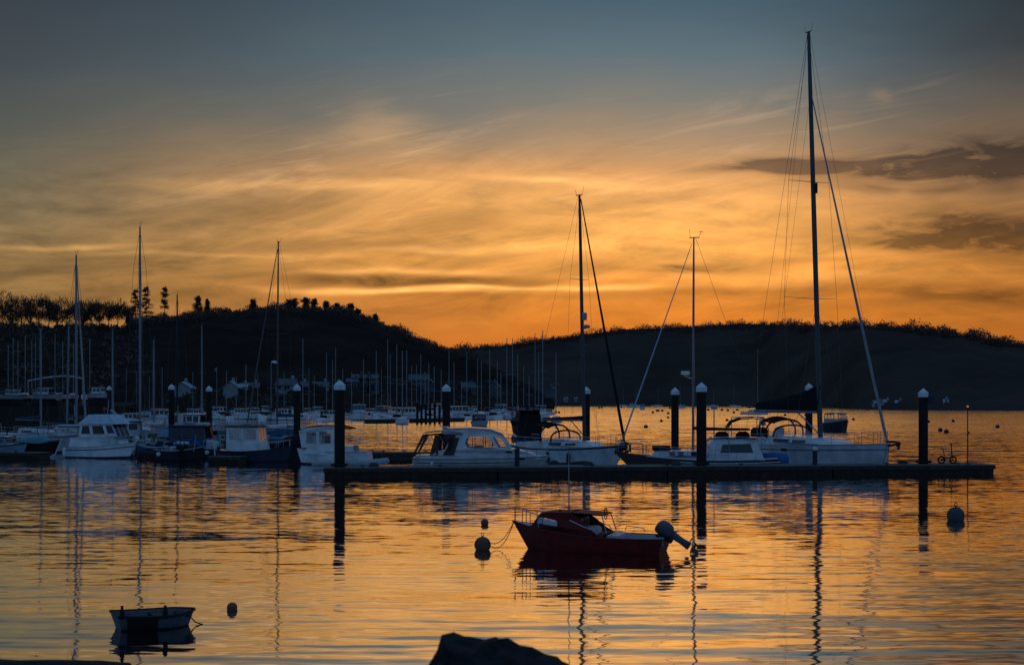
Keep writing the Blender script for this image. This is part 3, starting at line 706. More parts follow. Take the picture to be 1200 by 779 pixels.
def thing_part(name, parent):
    o = bpy.data.objects.new(name, None); COL.objects.link(o); o.parent = parent; return o
def mast_set(r, x, z0, z1, rad, rake=0.0, mt=m_alu, spreaders=(), top=True, name='mast', furl=0.0):
    """z0 deck, z1 truck; rake = aft shift at the truck"""
    dx_ = lambda z: x-rake*(z-z0)/(z1-z0)
    m = MB(); m.tube([(dx_(z), 0, z) for z in (z0, lerp(z0, z1, .5), lerp(z0, z1, .85), z1)], [rad, rad, rad*.85, rad*.62], 10, flat=.7)
    o = m.build(name, mt, r, True)
    for zz, hw, sw in spreaders:
        for sg in (1, -1):
            s_ = MB(); s_.tube([(dx_(zz), 0, zz), (dx_(zz)-sw, sg*hw, zz+hw*.06)], [.05, .025], 6, flat=.4); s_.build('spreader', mt, o)
    if top:
        s_ = MB(); s_.tube([(dx_(z1)+.25, 0, z1+.02), (dx_(z1)-.3, 0, z1+.04)], .03, 5); s_.tube([(dx_(z1)-.28, 0, z1), (dx_(z1)-.42, .05, z1+.35)], .012, 4); s_.tube([(dx_(z1)-.5, .1, z1+.35), (dx_(z1)-.3, -.02, z1+.36)], .014, 4); s_.build('masthead', mt, o)
        s_ = MB(); s_.tube([(dx_(z1)+.2, .05, z1), (dx_(z1)+.25, .1, z1+.5)], .010, 4); s_.build('whip_aerial', mt, o)
    return o, dx_
def rig(r, hull, dx_, z0, z1, frac, spreaders, bow_t=.985, wires=True, furl=0.0, furlmat=m_sail, back=True, wr=.010, chain=None):
    zf = lerp(z0, z1, frac); bow = Vector((hull.x(bow_t), 0, hull.z(bow_t)+.1))
    if furl: m = MB(); m.tube([bow, bow.lerp(Vector((dx_(zf)+.12, 0, zf)), .04), bow.lerp(Vector((dx_(zf)+.12, 0, zf)), .35), (dx_(zf)+.12, 0, zf)], [furl*.5, furl, furl*.85, furl*.35], 8); m.build('furled_headsail', furlmat, r, True)
    else: wire(r, bow, (dx_(zf)+.1, 0, zf), wr, 'forestay')
    if frac < .97: wire(r, bow+Vector((-.05, 0, 0)), (dx_(z1)+.1, 0, z1-.05), wr*.8, 'topping_stay')
    if back: wire(r, (hull.x(.01), 0, hull.z(0)+.1), (dx_(z1)-.1, 0, z1), wr, 'backstay')
    for sg in (1, -1):
        tt = (dx_(z0)-.35+hull.L/2)/hull.L; cp = hull.pt(tt, 1, sg)-Vector((0, sg*.08, 0)); low = cp
        for zz, hw, sw in spreaders:
            tip = Vector((dx_(zz)-sw, sg*hw, zz+hw*.06)); wire(r, low, tip, wr, 'shroud'); low = tip
        wire(r, low, (dx_(z1-.3), 0, z1-.3), wr, 'shroud')
        if spreaders: wire(r, cp+Vector((.3, 0, 0)), (dx_(spreaders[0][0]), 0, spreaders[0][0]-.2), wr, 'lower_shroud')
def boom_set(r, x, z, length, rad=.08, cover=None, coverh=.5, droop=.0, mt=m_alu):
    m = MB(); m.tube([(x-.12, 0, z), (x-length, 0, z+droop)], [rad, rad*.9], 8); o = m.build('boom', mt, r, True)
    if cover:
        rings = []
        for i in range(15):
            s = i/14; xx = lerp(x+.12, x-length*.97, s); hh = coverh*(.32+.68*(1-s)**1.6)*(1+.05*math.sin(s*17)); ww = .16*(1-.4*s)
            zb = z+droop*s+rad*.6
            rings.append([(xx, ww*.8, zb-.06), (xx, ww, zb+hh*.3), (xx, ww*.45, zb+hh*.8), (xx, 0, zb+hh), (xx, -ww*.45, zb+hh*.8), (xx, -ww, zb+hh*.3), (xx, -ww*.8, zb-.06)])
        c = MB(); c.loft(rings); c.build('sail_cover', cover, o, True, 60)
    return o
def arch_hood(r, x0, x1, w_, zb, zt, mt, name='sprayhood', hoops=3, open_=False, glass=None):
    """fabric hood over hoops, front at x1"""
    rings = []
    for i in range(9):
        s = i/8; x = lerp(x0, x1, s); h = zb+(zt-zb)*math.cos(s*math.pi/2*.97)**.6
        rings.append([(x, w_*math.cos(a), zb+(h-zb)*max(0, math.sin(a))**.6) for a in np.linspace(0, math.pi, 13)])
    m = MB()
    if open_:
        for i in (0, 3, 6): m.tube(rings[i], .055, 6)
        top = [[(p[0], p[1], p[2]) for p in rg[3:10]] for rg in rings[:5]]; m.loft(top, False, False)
    else: m.loft(rings, False, False)
    o = m.build(name, mt, r, True)
    if open_ and glass:
        g = MB(); g.loft([[(p[0], p[1]*.99, p[2]-.02) for p in rg] for rg in rings[4:]], False, False); g.build('hood_window', glass, o, True)
    return o
def boat(name, label, cat, px, Y, deg, group=None, z=0.0, heel=0.0):
    o = thing(name, label, cat, (Xp(px, Y), Y, z), R(deg), group); o.rotation_euler[0] = R(heel); return o

# ------------------------------------------------------------------ pale sports cruiser alongside the pontoon
def cruiser():
    Y = 76.9; sc = F/Y; X = lambda px: (px-565)/sc; Zz = lambda py: Zp(py, Y)
    r = boat('motor_cruiser', 'pale blue-white motor cruiser with brown cockpit canopy alongside the pontoon', 'motor boat', 565, Y, -2.5)
    h = Hull(7.35, 2.55, (.86, .86, .98), .4, .75, .88, .40, .05, 2.3, .84)
    h.mesh(r, (m_dark, m_white, m_white)); h.deck(r, m_white, drop=.02); h.strake(r, m_grey, .03, .98)
    h.strake(r, m_navy, .016, .72, name='hull_line', t0=.02, t1=.75)
    zc = .84
    # raised moulded trunk and foredeck
    cabin(r, [(-3.55, zc-.1), (3.2, zc-.05), (2.75, Zz(533)+.10), (1.72, Zz(525.5)), (-.4, Zz(527)), (-2.3, Zz(527.5)), (-2.6, Zz(532)), (-3.5, Zz(533))], 1.12, 1.0, [], m_white, taper=(.55, .35), name='coaming')
    z0 = Zz(527); zt = Zz(503)
    prof = [(-1.98, z0-.02), (1.66, z0-.02), (1.04, zt-.22), (.55, zt-.02), (-.6, zt+.06), (-2.05, zt), (-2.12, zt-.16), (-1.62, zt-.42)]
    win = [(-.86, Zz(519)), (-.72, Zz(523.6)), (-.2, Zz(524.2)), (.62, Zz(524.2)), (.76, Zz(522.5)), (.50, Zz(515)), (.32, Zz(511.5)), (-.62, Zz(511)), (-.80, Zz(513.5))]
    quarter = [(.94, Zz(523.6)), (1.42, Zz(523.6)), (.98, Zz(511.6)), (.62, Zz(511.2))]
    cb, _ = cabin(r, prof, 1.02, .88, [win, quarter], m_white, m_glass, taper=(.6, .8), skip=(1, 6, 7), front_glass=(1,))
    for xx in (-.45, .12):
        for sg in (1, -1): m = MB(); m.tube([(xx, sg*.99, Zz(524)), (xx, sg*.93, Zz(511.3))], .018, 5); m.build('window_bar', m_dark, cb)
    # roof eyebrow
    m = MB(); m.loft([[(x, .95*q*k, z+.05*(1-q*q)) for q in (-1, -.5, 0, .5, 1)] for x, z, k in ((-2.2, zt-.02, .92), (-1.8, zt+.07, .98), (-.6, zt+.1, 1), (.5, zt+.03, .98), (1.12, zt-.2, .9), (1.15, zt-.26, .88), (.5, zt-.05, .95), (-2.2, zt-.08, .92))], False, False); m.build('roof', m_white, r, True, 50)
    m = MB(); m.box((-2.0, 0, zt+.14), (.3, .6, .06)); m.tube([(-2.3, 0, zt+.2), (-1.9, 0, zt+.12)], .03, 6); m.build('roof_hatch', m_white, r)
    # canopy: fabric top, side panels with clear gaps
    zk = Zz(533)+.02
    m = MB(); m.loft([[(x, 1.0*q, z+.06*(1-q*q)) for q in (-1, -.5, 0, .5, 1)] for x, z in ((-3.12, Zz(507.5)), (-2.6, Zz(506)), (-1.7, Zz(504.8)), (-1.0, Zz(507)), (-1.02, Zz(508.5)), (-1.8, Zz(508)), (-3.12, Zz(510)))], False, False)
    for sg in (1, -1):
        f = lambda a, b, d, sg=sg: (a, sg*(1.04-.07*(b-zk)/(1.2)-d), b)
        m.plate([(-3.66, zk), (-3.55, zk), (-2.98, Zz(510)), (-3.12, Zz(508))], [], f, .02)
        m.plate([(-2.75, zk), (-2.3, zk), (-2.22, Zz(509)), (-2.46, Zz(509))], [], f, .02)
        m.plate([(-1.85, zk+.05), (-1.5, zk+.4), (-1.35, Zz(508)), (-2.0, Zz(508)), (-1.72, Zz(515))], [], f, .02)
        m.plate([(-2.05, zk), (-1.45, zk), (-1.15, Zz(512)), (-1.85, Zz(512)), (-1.72, Zz(520))], [], f, .015)
    cn = m.build('canopy', m_brown, r)
    for a, b in (((-3.4, zk), (-2.75, Zz(509))), ((-2.9, Zz(510)), (-2.6, zk+.5)), ((-2.2, Zz(510)), (-1.95, zk+.6))):
        for sg in (1, -1): m = MB(); m.tube([(a[0], sg*1.0, a[1]), (b[0], sg*.98, b[1])], .014, 5); m.build('canopy_pole', m_steel, cn)
    h.rail(r, m_steel, .70, .97, .30, 4, .012, False, close=True, name='bow_rail')
    fender(r, (1.9, -1.18, .45)); fender(r, (-2.6, -1.3, .45), m_white, .4, .09)
    for xx, zz in ((2.2, .82), (1.5, Zz(528.5))):
        m = MB(); m.plate(roundrect(xx-.16, zz-.05, xx+.16, zz+.06, .05), [], lambda a, b, d: (a, -(1.045 if zz > .9 else .99)-d, b), .02); m.build('porthole', m_dglass, r)
    m = MB()
    m.box((-.2, .25, 1.2), (.5, .45, .6)); m.box((-1.1, -.35, 1.1), (.5, .5, .5)); m.build('helm_seat', m_dark, r)
    m = MB(); m.torus((.55, .3, 1.5), .17, .018, 'X', 16, 5); m.build('steering_wheel', m_dark, r)
    wire(r, (-3.3, -1.1, .95), (-4.6, -1.6, .6), .012, 'stern_line', m_rope)
    wire(r, (3.3, -.3, 1.0), (4.3, -1.3, .6), .012, 'bow_line', m_rope)
cruiser()

# ------------------------------------------------------------------ grey sloop, second from the left of the three near masts
def sloop():
    Y = 84.5; r = boat('sailing_yacht', 'grey-hulled sloop with arched sprayhood, dark furled headsail and radar bracket on its mast', 'yacht', 669, Y, -53)
    h = Hull(9.9, 3.1, (1.25, 1.12, 1.45), .6, 1.0, .62, .45, -.35, 1.9, .9)
    h.mesh(r, (m_navy, m_offw, m_navy), stripe=4); h.deck(r, m_white); h.strake(r, m_grey, .03)
    cabin(r, [(-1.6, 1.1), (2.7, 1.2), (2.2, 1.50), (-.4, 1.66), (-1.6, 1.64)], 1.0, .82, [roundrect(-1.0, 1.28, .2, 1.48, .06), roundrect(.5, 1.3, 1.3, 1.46, .06)], m_white, m_dglass, taper=(.4, .5), name='coachroof')
    for sg in (1, -1):
        m = MB(); m.loft([[(x, sg*y_, 1.15), (x, sg*y_, z), (x, sg*(y_-.14), z), (x, sg*(y_-.14), 1.15)] for x, y_, z in ((-4.2, .95, 1.4), (-1.6, 1.12, 1.55))]); m.build('cockpit_coaming', m_white, r)
    z1 = Zp(231, Y)
    sp_ = [(Zp(405, Y), .95, .2), (Zp(329, Y), .72, .15)]
    mo, dx_ = mast_set(r, 1.25, 1.55, z1, .12, .45, m_darkalu, sp_)
    m = MB(); m.lathe([(.05, -.1), (.2, -.08), (.22, .05), (.12, .12)], (dx_(7.5)+.38, 0, Zp(384, Y)), 12); m.box((dx_(7.5)+.18, 0, Zp(386, Y)), (.3, .08, .06)); m.build('radar', m_grey, mo, True)
    m = MB(); m.box((dx_(8)+.2, 0, Zp(372, Y)), (.2, .22, .45)); m.build('radar_reflector', m_grey, mo)
    rig(r, h, dx_, 1.55, z1, .985, sp_, furl=.085, furlmat=m_canvas, wr=.009)
    boom_set(r, 1.15, Zp(491, Y), 3.9, .11, m_canvas, .16, -.05)
    wire(r, (1.15, 0, 1.9), (-.1, 0, Zp(491, Y)), .04, 'kicker', m_alu)
    arch_hood(r, -2.5, .2, 1.15, 1.5, Zp(495, Y), m_canvas, open_=True, glass=m_glass)
    h.rail(r, m_steel, .1, .82, .6, 6, .012); h.rail(r, m_steel, .84, .98, .62, 2, .016, True, close=True, name='pulpit')
    h.rail(r, m_steel, .0, .07, .62, 1, .016, True, name='pushpit')
    for xx in (-.3, 1.6): fender(r, (xx, -1.5, .6), m_navy, .6, .13)
    m = MB(); m.box((-4.3, 0, 1.55), (.5, 2.0, .35)); m.build('stern_locker', m_navy, r)
    m = MB(); m.torus((-4.4, -.9, 1.6), .22, .06, 'Y'); m.build('lifebuoy', m_white, r, True)
    m = MB(); m.tube([(4.9, 0, 1.5), (5.2, 0, 1.45), (5.25, 0, 1.2)], .04, 6); m.tube([(5.05, -.22, 1.05), (5.25, 0, 1.15), (5.05, .22, 1.05)], .04, 6); m.build('anchor', m_dark, r)
sloop()
# inflatable tender with a dark cover between cruiser bow and sloop
def inflatable(px, Y, deg, L, B, label, mt, cover=None, z=.0, group=None, motor=False):
    r = boat('inflatable_dinghy', label, 'dinghy', px, Y, deg, group, z)
    m = MB(); pts = []
    for i in range(15):
        a = math.pi*(i/14)-math.pi/2
        pts.append((L*.2+L*.28*math.cos(a), B/2*math.sin(a), .28+.10*math.cos(a)))
    pts = [(-L/2, -B/2, .26)]+pts+[(-L/2, B/2, .26)]
    m.tube(pts, [.14]+[.19]*(len(pts)-2)+[.14], 10); m.build('tube', mt, r, True)
    m = MB(); m.box((-L*.42, 0, .28), (.05, B*.8, .36)); m.build('transom', m_grey, r)
    m = MB(); m.box((-.02, 0, .16), (L*.8, B*.72, .05)); m.build('floor', m_grey, r)
    if cover:
        c = MB(); c.loft([[(x, B*.58*math.cos(a)*k, .25+.32*k*max(0, math.sin(a))) for a in np.linspace(0, math.pi, 9)] for x, k in ((-L*.45, .6), (-L*.2, 1), (L*.2, .95), (L*.42, .5))], False, False); c.build('cover', cover, r, True)
    if motor: outboard(r, (-L*.47, 0, .45), 0, .7)
    return r
inflatable(625, 81, -20, 2.7, 1.4, 'covered navy inflatable tender under the stern of the grey sloop', m_navy, m_navy)
inflatable(662, 79.6, 10, 2.6, 1.3, 'dark inflatable tender in the shadow under the grey sloop hull', m_black)
# ------------------------------------------------------------------ dark wooden pilothouse yacht
def pilothouse():
    Y = 80.5; sc = F/Y; r = boat('sailing_yacht', 'dark-hulled wooden yacht with white pilothouse and large tinted window', 'yacht', 814, Y, 176)
    X = lambda px: -(px-814)/sc; Zz = lambda py: Zp(py, Y)
    h = Hull(9.1, 2.9, (.72, .66, 1.05), .5, 1.0, .62, .45, -.5, 1.7, .88)
    h.mesh(r, (m_dark, m_wood, m_wood)); h.deck(r, m_deckw); h.strake(r, m_offw, .05, 1.0, t1=.80); h.strake(r, m_white, .025, .72, name='cove_line', t0=.0, t1=.6)
    # low trunk cabin with small windows
    wins = [roundrect(X(px)-.16, .86, X(px)+.16, 1.06, .05) for px in (787, 797, 812, 832)]
    wins = [[(a, b) for a, b in w_] for w_ in wins]
    cabin(r, [(X(842), .62), (X(760), .72), (X(768), Zz(530)+.08), (X(780), Zz(528)), (X(842), Zz(527))], 1.05, .92, wins, m_white, m_dglass, taper=(.5, .55), name='trunk_cabin')
    # pilothouse
    prof = [(X(893), .6), (X(829), .62), (X(829), Zz(521)), (X(836), Zz(513.5)), (X(880), Zz(513)), (X(884), Zz(515))]
    win = [(X(880), Zz(529.5)), (X(842), Zz(529.5)), (X(845), Zz(520)), (X(877), Zz(519))]
    cb, _ = cabin(r, prof, 1.12, .95, [win], m_white, m_dglass, name='pilothouse')
    m = MB(); m.loft([[(x, 1.05*q, Zz(513)+.05+.05*(1-q*q)+dz_) for q in (-1, -.5, 0, .5, 1)] for x, dz_ in ((X(886), -.02), (X(860), .02), (X(833), -.02), (X(833), -.07), (X(886), -.07))], False, False); m.build('roof', m_white, cb)
    m = MB(); m.torus((X(834), -1.02, Zz(519.5)), .26, .06, 'Y', 20, 6); m.build('lifebuoy', m_offw, r, True)
    # covered bundles on the roof
    for px in (846, 870):
        m = MB(); m.ball((X(px), -.1, Zz(511)), .42, 12, sq=(1, 1.2, .75)); m.build('covered_bundle', m_canvas, r, True)
    z1 = Zz(279); sp_ = [(Zz(433), .52, .05)]
    Xm = X(812)
    mo, dx_ = mast_set(r, Xm, 1.0, z1, .10, .05, m_alu, sp_)
    m = MB(); m.lathe([(.05, -.1), (.26, -.08), (.26, .06), (.2, .1)], (Xm+.42, 0, Zz(437)), 14); m.tube([(Xm, 0, Zz(444)), (Xm+.5, 0, Zz(440))], .03, 5); m.build('radar', m_white, mo, True)
    rig(r, h, dx_, 1.0, z1, .97, sp_, furl=.05, wr=.009, bow_t=.97)
    boom_set(r, Xm-.1, Zz(503), 3.1, .07, m_canvas, .12)
    m = MB(); m.tube([(X(837), -.3, Zz(514)), (X(837), -.3, Zz(480))], .035, 6); m.box((X(837), -.3, Zz(477.5)), (.34, .3, .2)); m.build('scanner_post', m_grey, r)
    # bimini arch over the aft cockpit
    m = MB()
    arc = [(X(851), Zz(500)), (X(856), Zz(493)), (X(866), Zz(489.5)), (X(880), Zz(488.5)), (X(893), Zz(490)), (X(903), Zz(494))]
    m.loft([[(x, 1.0*q, z+.05*(1-q*q)) for q in (-1, -.5, 0, .5, 1)] for x, z in arc]+[[(x, 1.0*q, z-.09+.05*(1-q*q)) for q in (-1, -.5, 0, .5, 1)] for x, z in reversed(arc)], False, False)
    o = m.build('bimini', m_canvas, r, True)
    for x in (X(851), X(888)):
        for sg in (1, -1): m = MB(); m.tube([(x, sg*.98, Zz(498 if x > -2.6 else 491)), (x-.1, sg*1.05, .8)], .02, 5); m.build('bimini_pole', m_steel, o)
    h.rail(r, m_steel, .3, .80, .55, 6, .012); h.rail(r, m_steel, .82, .97, .62, 2, .02, True, close=True, name='pulpit')
    m = MB(); m.torus((X(733), -.3, 1.25), .28, .05, 'Y'); m.ball((X(730), 0, 1.3), .3, 10, sq=(1, .5, .9)); m.tube([(X(727), 0, 1.0), (X(722), 0, 1.2), (X(721), 0, .9)], .05, 6); m.build('anchor_windlass', m_dark, r, True)
    m = MB(); m.box((X(775), 0, Zz(527)+.1), (1.0, .8, .3)); m.build('deck_box', m_dark, r)
    for px in (860, 882): fender(r, (X(px), 1.42, .25), m_white, .35, .09)
pilothouse()
# ------------------------------------------------------------------ the big yacht
def big_yacht():
    Y = 83.2; r = boat('sailing_yacht', 'largest white yacht with the tallest mast, black sail cover and two pairs of spreaders', 'yacht', 950, Y, -66)
    h = Hull(14.2, 4.2, (1.32, 1.38, 1.62), .8, .22, .80, .42, -.5, 1.9, .93)
    h.mesh(r, (m_navy, m_offw, m_offw)); h.deck(r, m_white); h.strake(r, m_navy, .02, .80, name='hull_line'); h.strake(r, m_steel, .025)
    cabin(r, [(-2.6, 1.3), (3.6, 1.42), (3.0, 1.56), (1.2, 1.78), (-1.4, 1.88), (-2.6, 1.86)], 1.45, 1.2, [roundrect(-1.9, 1.50, -.3, 1.70, .07), roundrect(0, 1.50, 1.1, 1.66, .07)], m_white, m_dglass, taper=(.4, .45), name='coachroof')
    for sg in (1, -1):
        m = MB(); m.loft([[(x, sg*y_, 1.28), (x, sg*y_, z), (x, sg*(y_-.16), z), (x, sg*(y_-.16), 1.28)] for x, y_, z in ((-6.6, 1.45, 1.55), (-2.6, 1.6, 1.8))]); m.build('cockpit_coaming', m_white, r)
    z1 = Zp(37, Y); sp_ = [(Zp(351, Y), 1.85, .55), (Zp(214, Y), 1.42, .4)]
    mo, dx_ = mast_set(r, .95, 1.75, z1, .16, 1.15, m_darkalu, sp_)
    rig(r, h, dx_, 1.75, z1, .84, sp_, furl=.085, furlmat=m_alu, wr=.011)
    for k, sg in ((.35, 1), (.0, -1)): wire(r, (-2.0+k, sg*1.7, 1.6), (dx_(Zp(110, Y)), 0, Zp(110, Y)), .008, 'running_backstay')
    wire(r, (-4.6, .2, Zp(480, Y)), (dx_(z1)-.1, 0, z1), .008, 'topping_lift')
    boom_set(r, .8, Zp(481.5, Y), 6.6, .13, m_canvas, Zp(453, Y)-Zp(481.5, Y), -.02)
    wire(r, (.8, 0, 2.0), (-1.2, 0, Zp(482, Y)-.1), .05, 'kicker', m_alu)
    m = MB(); m.box((dx_(14)-.0+.16, 0, Zp(222, Y)), (.18, .1, .6)); m.build('mast_light', m_dark, mo)
    arch_hood(r, -3.4, -1.3, 1.35, 1.8, Zp(489, Y), m_canvas, open_=True, glass=m_glass)
    m = MB(); m.lathe([(.28, 0), (.3, .1), (.3, .55), (.2, .62)], (-3.6, .3, 1.7), 12); m.build('liferaft', m_white, r, True)
    m = MB(); m.box((-4.4, -.6, 2.05), (.9, .5, .5)); m.box((-5.9, .4, 1.9), (.6, .9, .55)); m.build('cockpit_gear', m_canvas, r)
    m = MB(); m.tube([(-6.6, -1.2, 1.5), (-6.6, -1.2, 2.9), (-6.6, 1.2, 2.9), (-6.6, 1.2, 1.5)], .035, 6); m.build('stern_arch', m_steel, r)
    m = MB(); m.tube([(-6.3, .9, 1.6), (-6.3, .9, 2.5)], .03, 5); m.box((-6.3, .9, 2.55), (.3, .3, .3)); m.build('stern_outboard', m_grey, r)
    m = MB(); m.tube([(-5.2, 0, 1.2), (-5.2, 0, 2.2)], .08, 8); m.torus((-5.0, 0, 2.0), .5, .025, 'X', 20, 5); m.build('helm', m_dark, r)
    h.rail(r, m_steel, .07, .86, .62, 8, .012); h.rail(r, m_steel, .89, .985, .66, 2, .018, True, close=True, name='pulpit'); h.rail(r, m_steel, .0, .05, .66, 1, .018, True, name='pushpit')
    m = MB(); x = h.x(1.0); z = h.z(1.0)
    m.tube([(x-.3, 0, z+.08), (x+.35, 0, z+.12), (x+.75, 0, z+.05)], .06, 6); m.tube([(x+.25, -.3, z-.12), (x+.7, -.12, z-.02), (x+.8, 0, z+.05), (x+.7, .12, z-.02), (x+.25, .3, z-.12)], .07, 6); m.tube([(x+.8, 0, z+.05), (x+.72, 0, z-.3)], .07, 6); m.build('anchor', m_dark, r)
    for xx in (.2, 2.6, -2.6):
        m = MB(); t = (xx+7.1)/14.2; p = h.pt(t, .80, -1); m.plate(roundrect(xx-.25, p.z-.06, xx+.25, p.z+.06, .05), [], lambda a, b, d, yb=p.y: (a, yb-.02-d, b), .02); m.build('hull_window', m_dglass, r)
    m = MB(); a = Vector((x-.2, 0, z)); b = Vector((x+1.4, -1.6, .55)); m.tube([a, a.lerp(b, .5)+Vector((0, 0, -.25)), b], .018, 5); m.build('mooring_line', m_rope, r)
big_yacht()
r = inflatable(904, 80.6, 172, 2.0, 1.3, 'dinghy under a bright blue cover by the big yacht stern', m_black, None)
m = MB(); m.loft([[(x, .72*k*math.cos(a), .10+1.0*k*max(0, math.sin(a))**.5) for a in np.linspace(0, math.pi, 13)] for x, k in ((-.95, .72), (-.8, .86), (0, .90), (.7, .86), (.9, .75))], True, True); m.build('cover', m_bcover, r, True, 60)

# ------------------------------------------------------------------ red cabin boat on its mooring
def red_boat():
    Y = 37.2; sc = F/Y; deg = 163; r = boat('cabin_boat', 'small red cabin boat with grey outboard moored in front of the pontoon', 'motor boat', 690, Y, deg)
    k_ = abs(math.cos(R(deg)))
    X = lambda px: -(px-690)/sc/k_
    h = Hull(4.15, 1.70, (.41, .45, .72), .25, .42, .82, .42, .12, 2.0, .80)
    h.mesh(r, (m_red, m_red, m_red)); h.strake(r, m_red, .022); h.deck(r, m_offw, t0=.52, drop=.02, name='foredeck')
    m = MB(); m.loft([[(h.x(t), h.half(t)*.74*q, .14) for q in (-1, 0, 1)] for t in [i/10*.53+.01 for i in range(11)]], False, False); m.build('cockpit_sole', m_grey, r)
    # inner liner
    m = MB()
    for sg in (1, -1):
        m.loft([[h.pt(t, 1, sg)+Vector((0, 0, -.005)), h.pt(t, 1, sg)+Vector((0, -sg*.10, .0)), h.pt(t, 1, sg)+Vector((0, -sg*.24, -.2))] for t in [i/12*.55 for i in range(13)]], False, False)
    m.build('cockpit_liner', m_grey, r, True)
    zr = Zp(599.5, Y)
    prof = [(X(712), .44), (X(625), .60), (X(630), Zp(612, Y)), (X(637), zr-.05), (X(650), zr+.0), (X(676), zr+.01), (X(690), Zp(608, Y)), (X(703), Zp(620, Y)), (X(712), Zp(626, Y))]
    prof = [(-a if False else a, b) for a, b in prof]
    win = [(a, b+.045) for a, b in [(X(661), Zp(617.5, Y)), (X(632), Zp(615, Y)), (X(634), Zp(608.5, Y)), (X(637), Zp(606.5, Y)), (X(658), Zp(609.5, Y)), (X(661), Zp(612, Y))]]
    cb, _ = cabin(r, prof, .84, .60, [win], m_red, m_pinkgl, taper=(.38, .45), skip=(5, 6, 7), name='cabin')
    m = MB(); pf = [(x, y_) for x, y_ in zip([p[0] for p in win], [p[1] for p in win])]
    for sg in (1, -1):
        pts = [(a, sg*(.84-.24*(b-.44)/(zr+.01-.44))*(1-.55*sst((((a-X(712))/(X(625)-X(712)))-.38)/.62))+sg*.006, b) for a, b in pf]; m.tube(pts+[pts[0]], .012, 5)
    m.build('window_seal', m_black, cb)
    # far coaming lip, hatch and interior
    m = MB(); m.loft([[(x, q*w_, z) for q in (-1, -.5, 0, .5, 1)] for x, w_, z in ((X(676), .56, zr+.02), (X(700), .55, zr-.01), (X(712), .53, zr-.03), (X(712), .53, zr-.06), (X(676), .56, zr-.02))], False, False); m.build('roof_extension', m_red, r)
    for sg in (1, -1): m = MB(); m.tube([(X(710), sg*.5, zr-.04), (X(716), sg*.56, .5)], .016, 5); m.build('roof_post', m_steel, r)
    m = MB(); m.box((X(694), .2, .42), (.5, .5, .5)); m.box((X(722), 0, .38), (.3, 1.0, .16)); m.build('seat', m_offw, r)
    m = MB(); m.box((X(684), -.05, .55), (.05, .9, .6)); m.build('bulkhead', m_offw, r)
    m = MB(); m.box((X(685.5), -.1, .58), (.05, .42, .5)); m.build('companionway', m_dark, r)
    m = MB(); m.torus((X(707), -.25, zr-.05), .15, .014, 'X', 16, 5); m.build('steering_wheel', m_dark, r)
    m = MB()
    for sg in (1, -1): m.tube([(X(676), sg*.72, Zp(607, Y)), (X(690), sg*.78, Zp(613, Y)), (X(705), sg*.82, .60), (X(708), sg*.82, .5)], .015, 6)
    m.build('grab_rail', m_steel, r)
    m = MB()
    for sg in (1, -1): m.tube([(X(724), sg*.80, .48), (X(726), sg*.80, .60), (X(745), sg*.76, .56), (X(748), sg*.75, .47)], .013, 6)
    m.build('side_rail', m_steel, r)
    h.rail(r, m_steel, .80, .985, .36, 3, .013, False, .03, 'pulpit', True)
    m = MB(); m.tube([(X(667), 0, zr), (X(667), 0, Zp(530, Y))], [.018, .010], 5); m.tube([(X(667), 0, zr), (X(667), 0, zr+.12)], .022, 6); m.build('aerial', m_steel, r)
    m = MB(); m.tube([(X(659), .2, zr), (X(659), .2, zr+.07)], .03, 6); m.build('vent', m_dark, r)
    outboard(r, (-2.20, 0, .46), 57, .86)
    m = MB(); m.box((-1.95, 0, .44), (.35, .08, .08)); m.build('tiller', m_dark, r)
    # mooring lines to the buoy
    bow = Vector((h.x(.99), 0, .74)); tgt = r.matrix_basis.inverted() @ Vector((Xp(570, 37.3), 37.3, .24))
    for sag in (.28, .42):
        m = MB(); m.tube([bow.lerp(tgt, s)+Vector((0, 0, -sag*4*s*(1-s))) for s in [i/10 for i in range(11)]], .010, 5); m.build('mooring_line', m_rope, r)
red_boat()
# ------------------------------------------------------------------ buoys
def buoy(px, yw, rad, mt, label, ring=True, up=.5, group=None):
    Y = Yw(yw); r = thing('mooring_buoy', label, 'buoy', (Xp(px, Y), Y, 0), 0, group)
    m = MB(); m.ball((0, 0, rad*up), rad, 18); m.build('float', mt, r, True)
    if ring:
        m = MB(); m.tube([(0, 0, rad*(up+.95)), (0, 0, rad*(up+1.1))], rad*.12, 6); m.torus((0, 0, rad*(up+1.25)), rad*.17, rad*.05, 'Y', 12, 5); m.build('ring', m_dark, r, True)
buoy(1120, 609, .29, m_buoyw, 'white ball buoy with top ring, floating right of the red boat')
buoy(565.5, 644, .22, m_buoyo, 'faded orange mooring buoy roped to the red boat', True, .6)
buoy(568, 615, .125, m_buoyo, 'small dark buoy just behind the roped orange one', False, .6)
buoy(272, 714, .10, m_buoyo, 'small round buoy floating beside the rowing dinghy', False, .4)
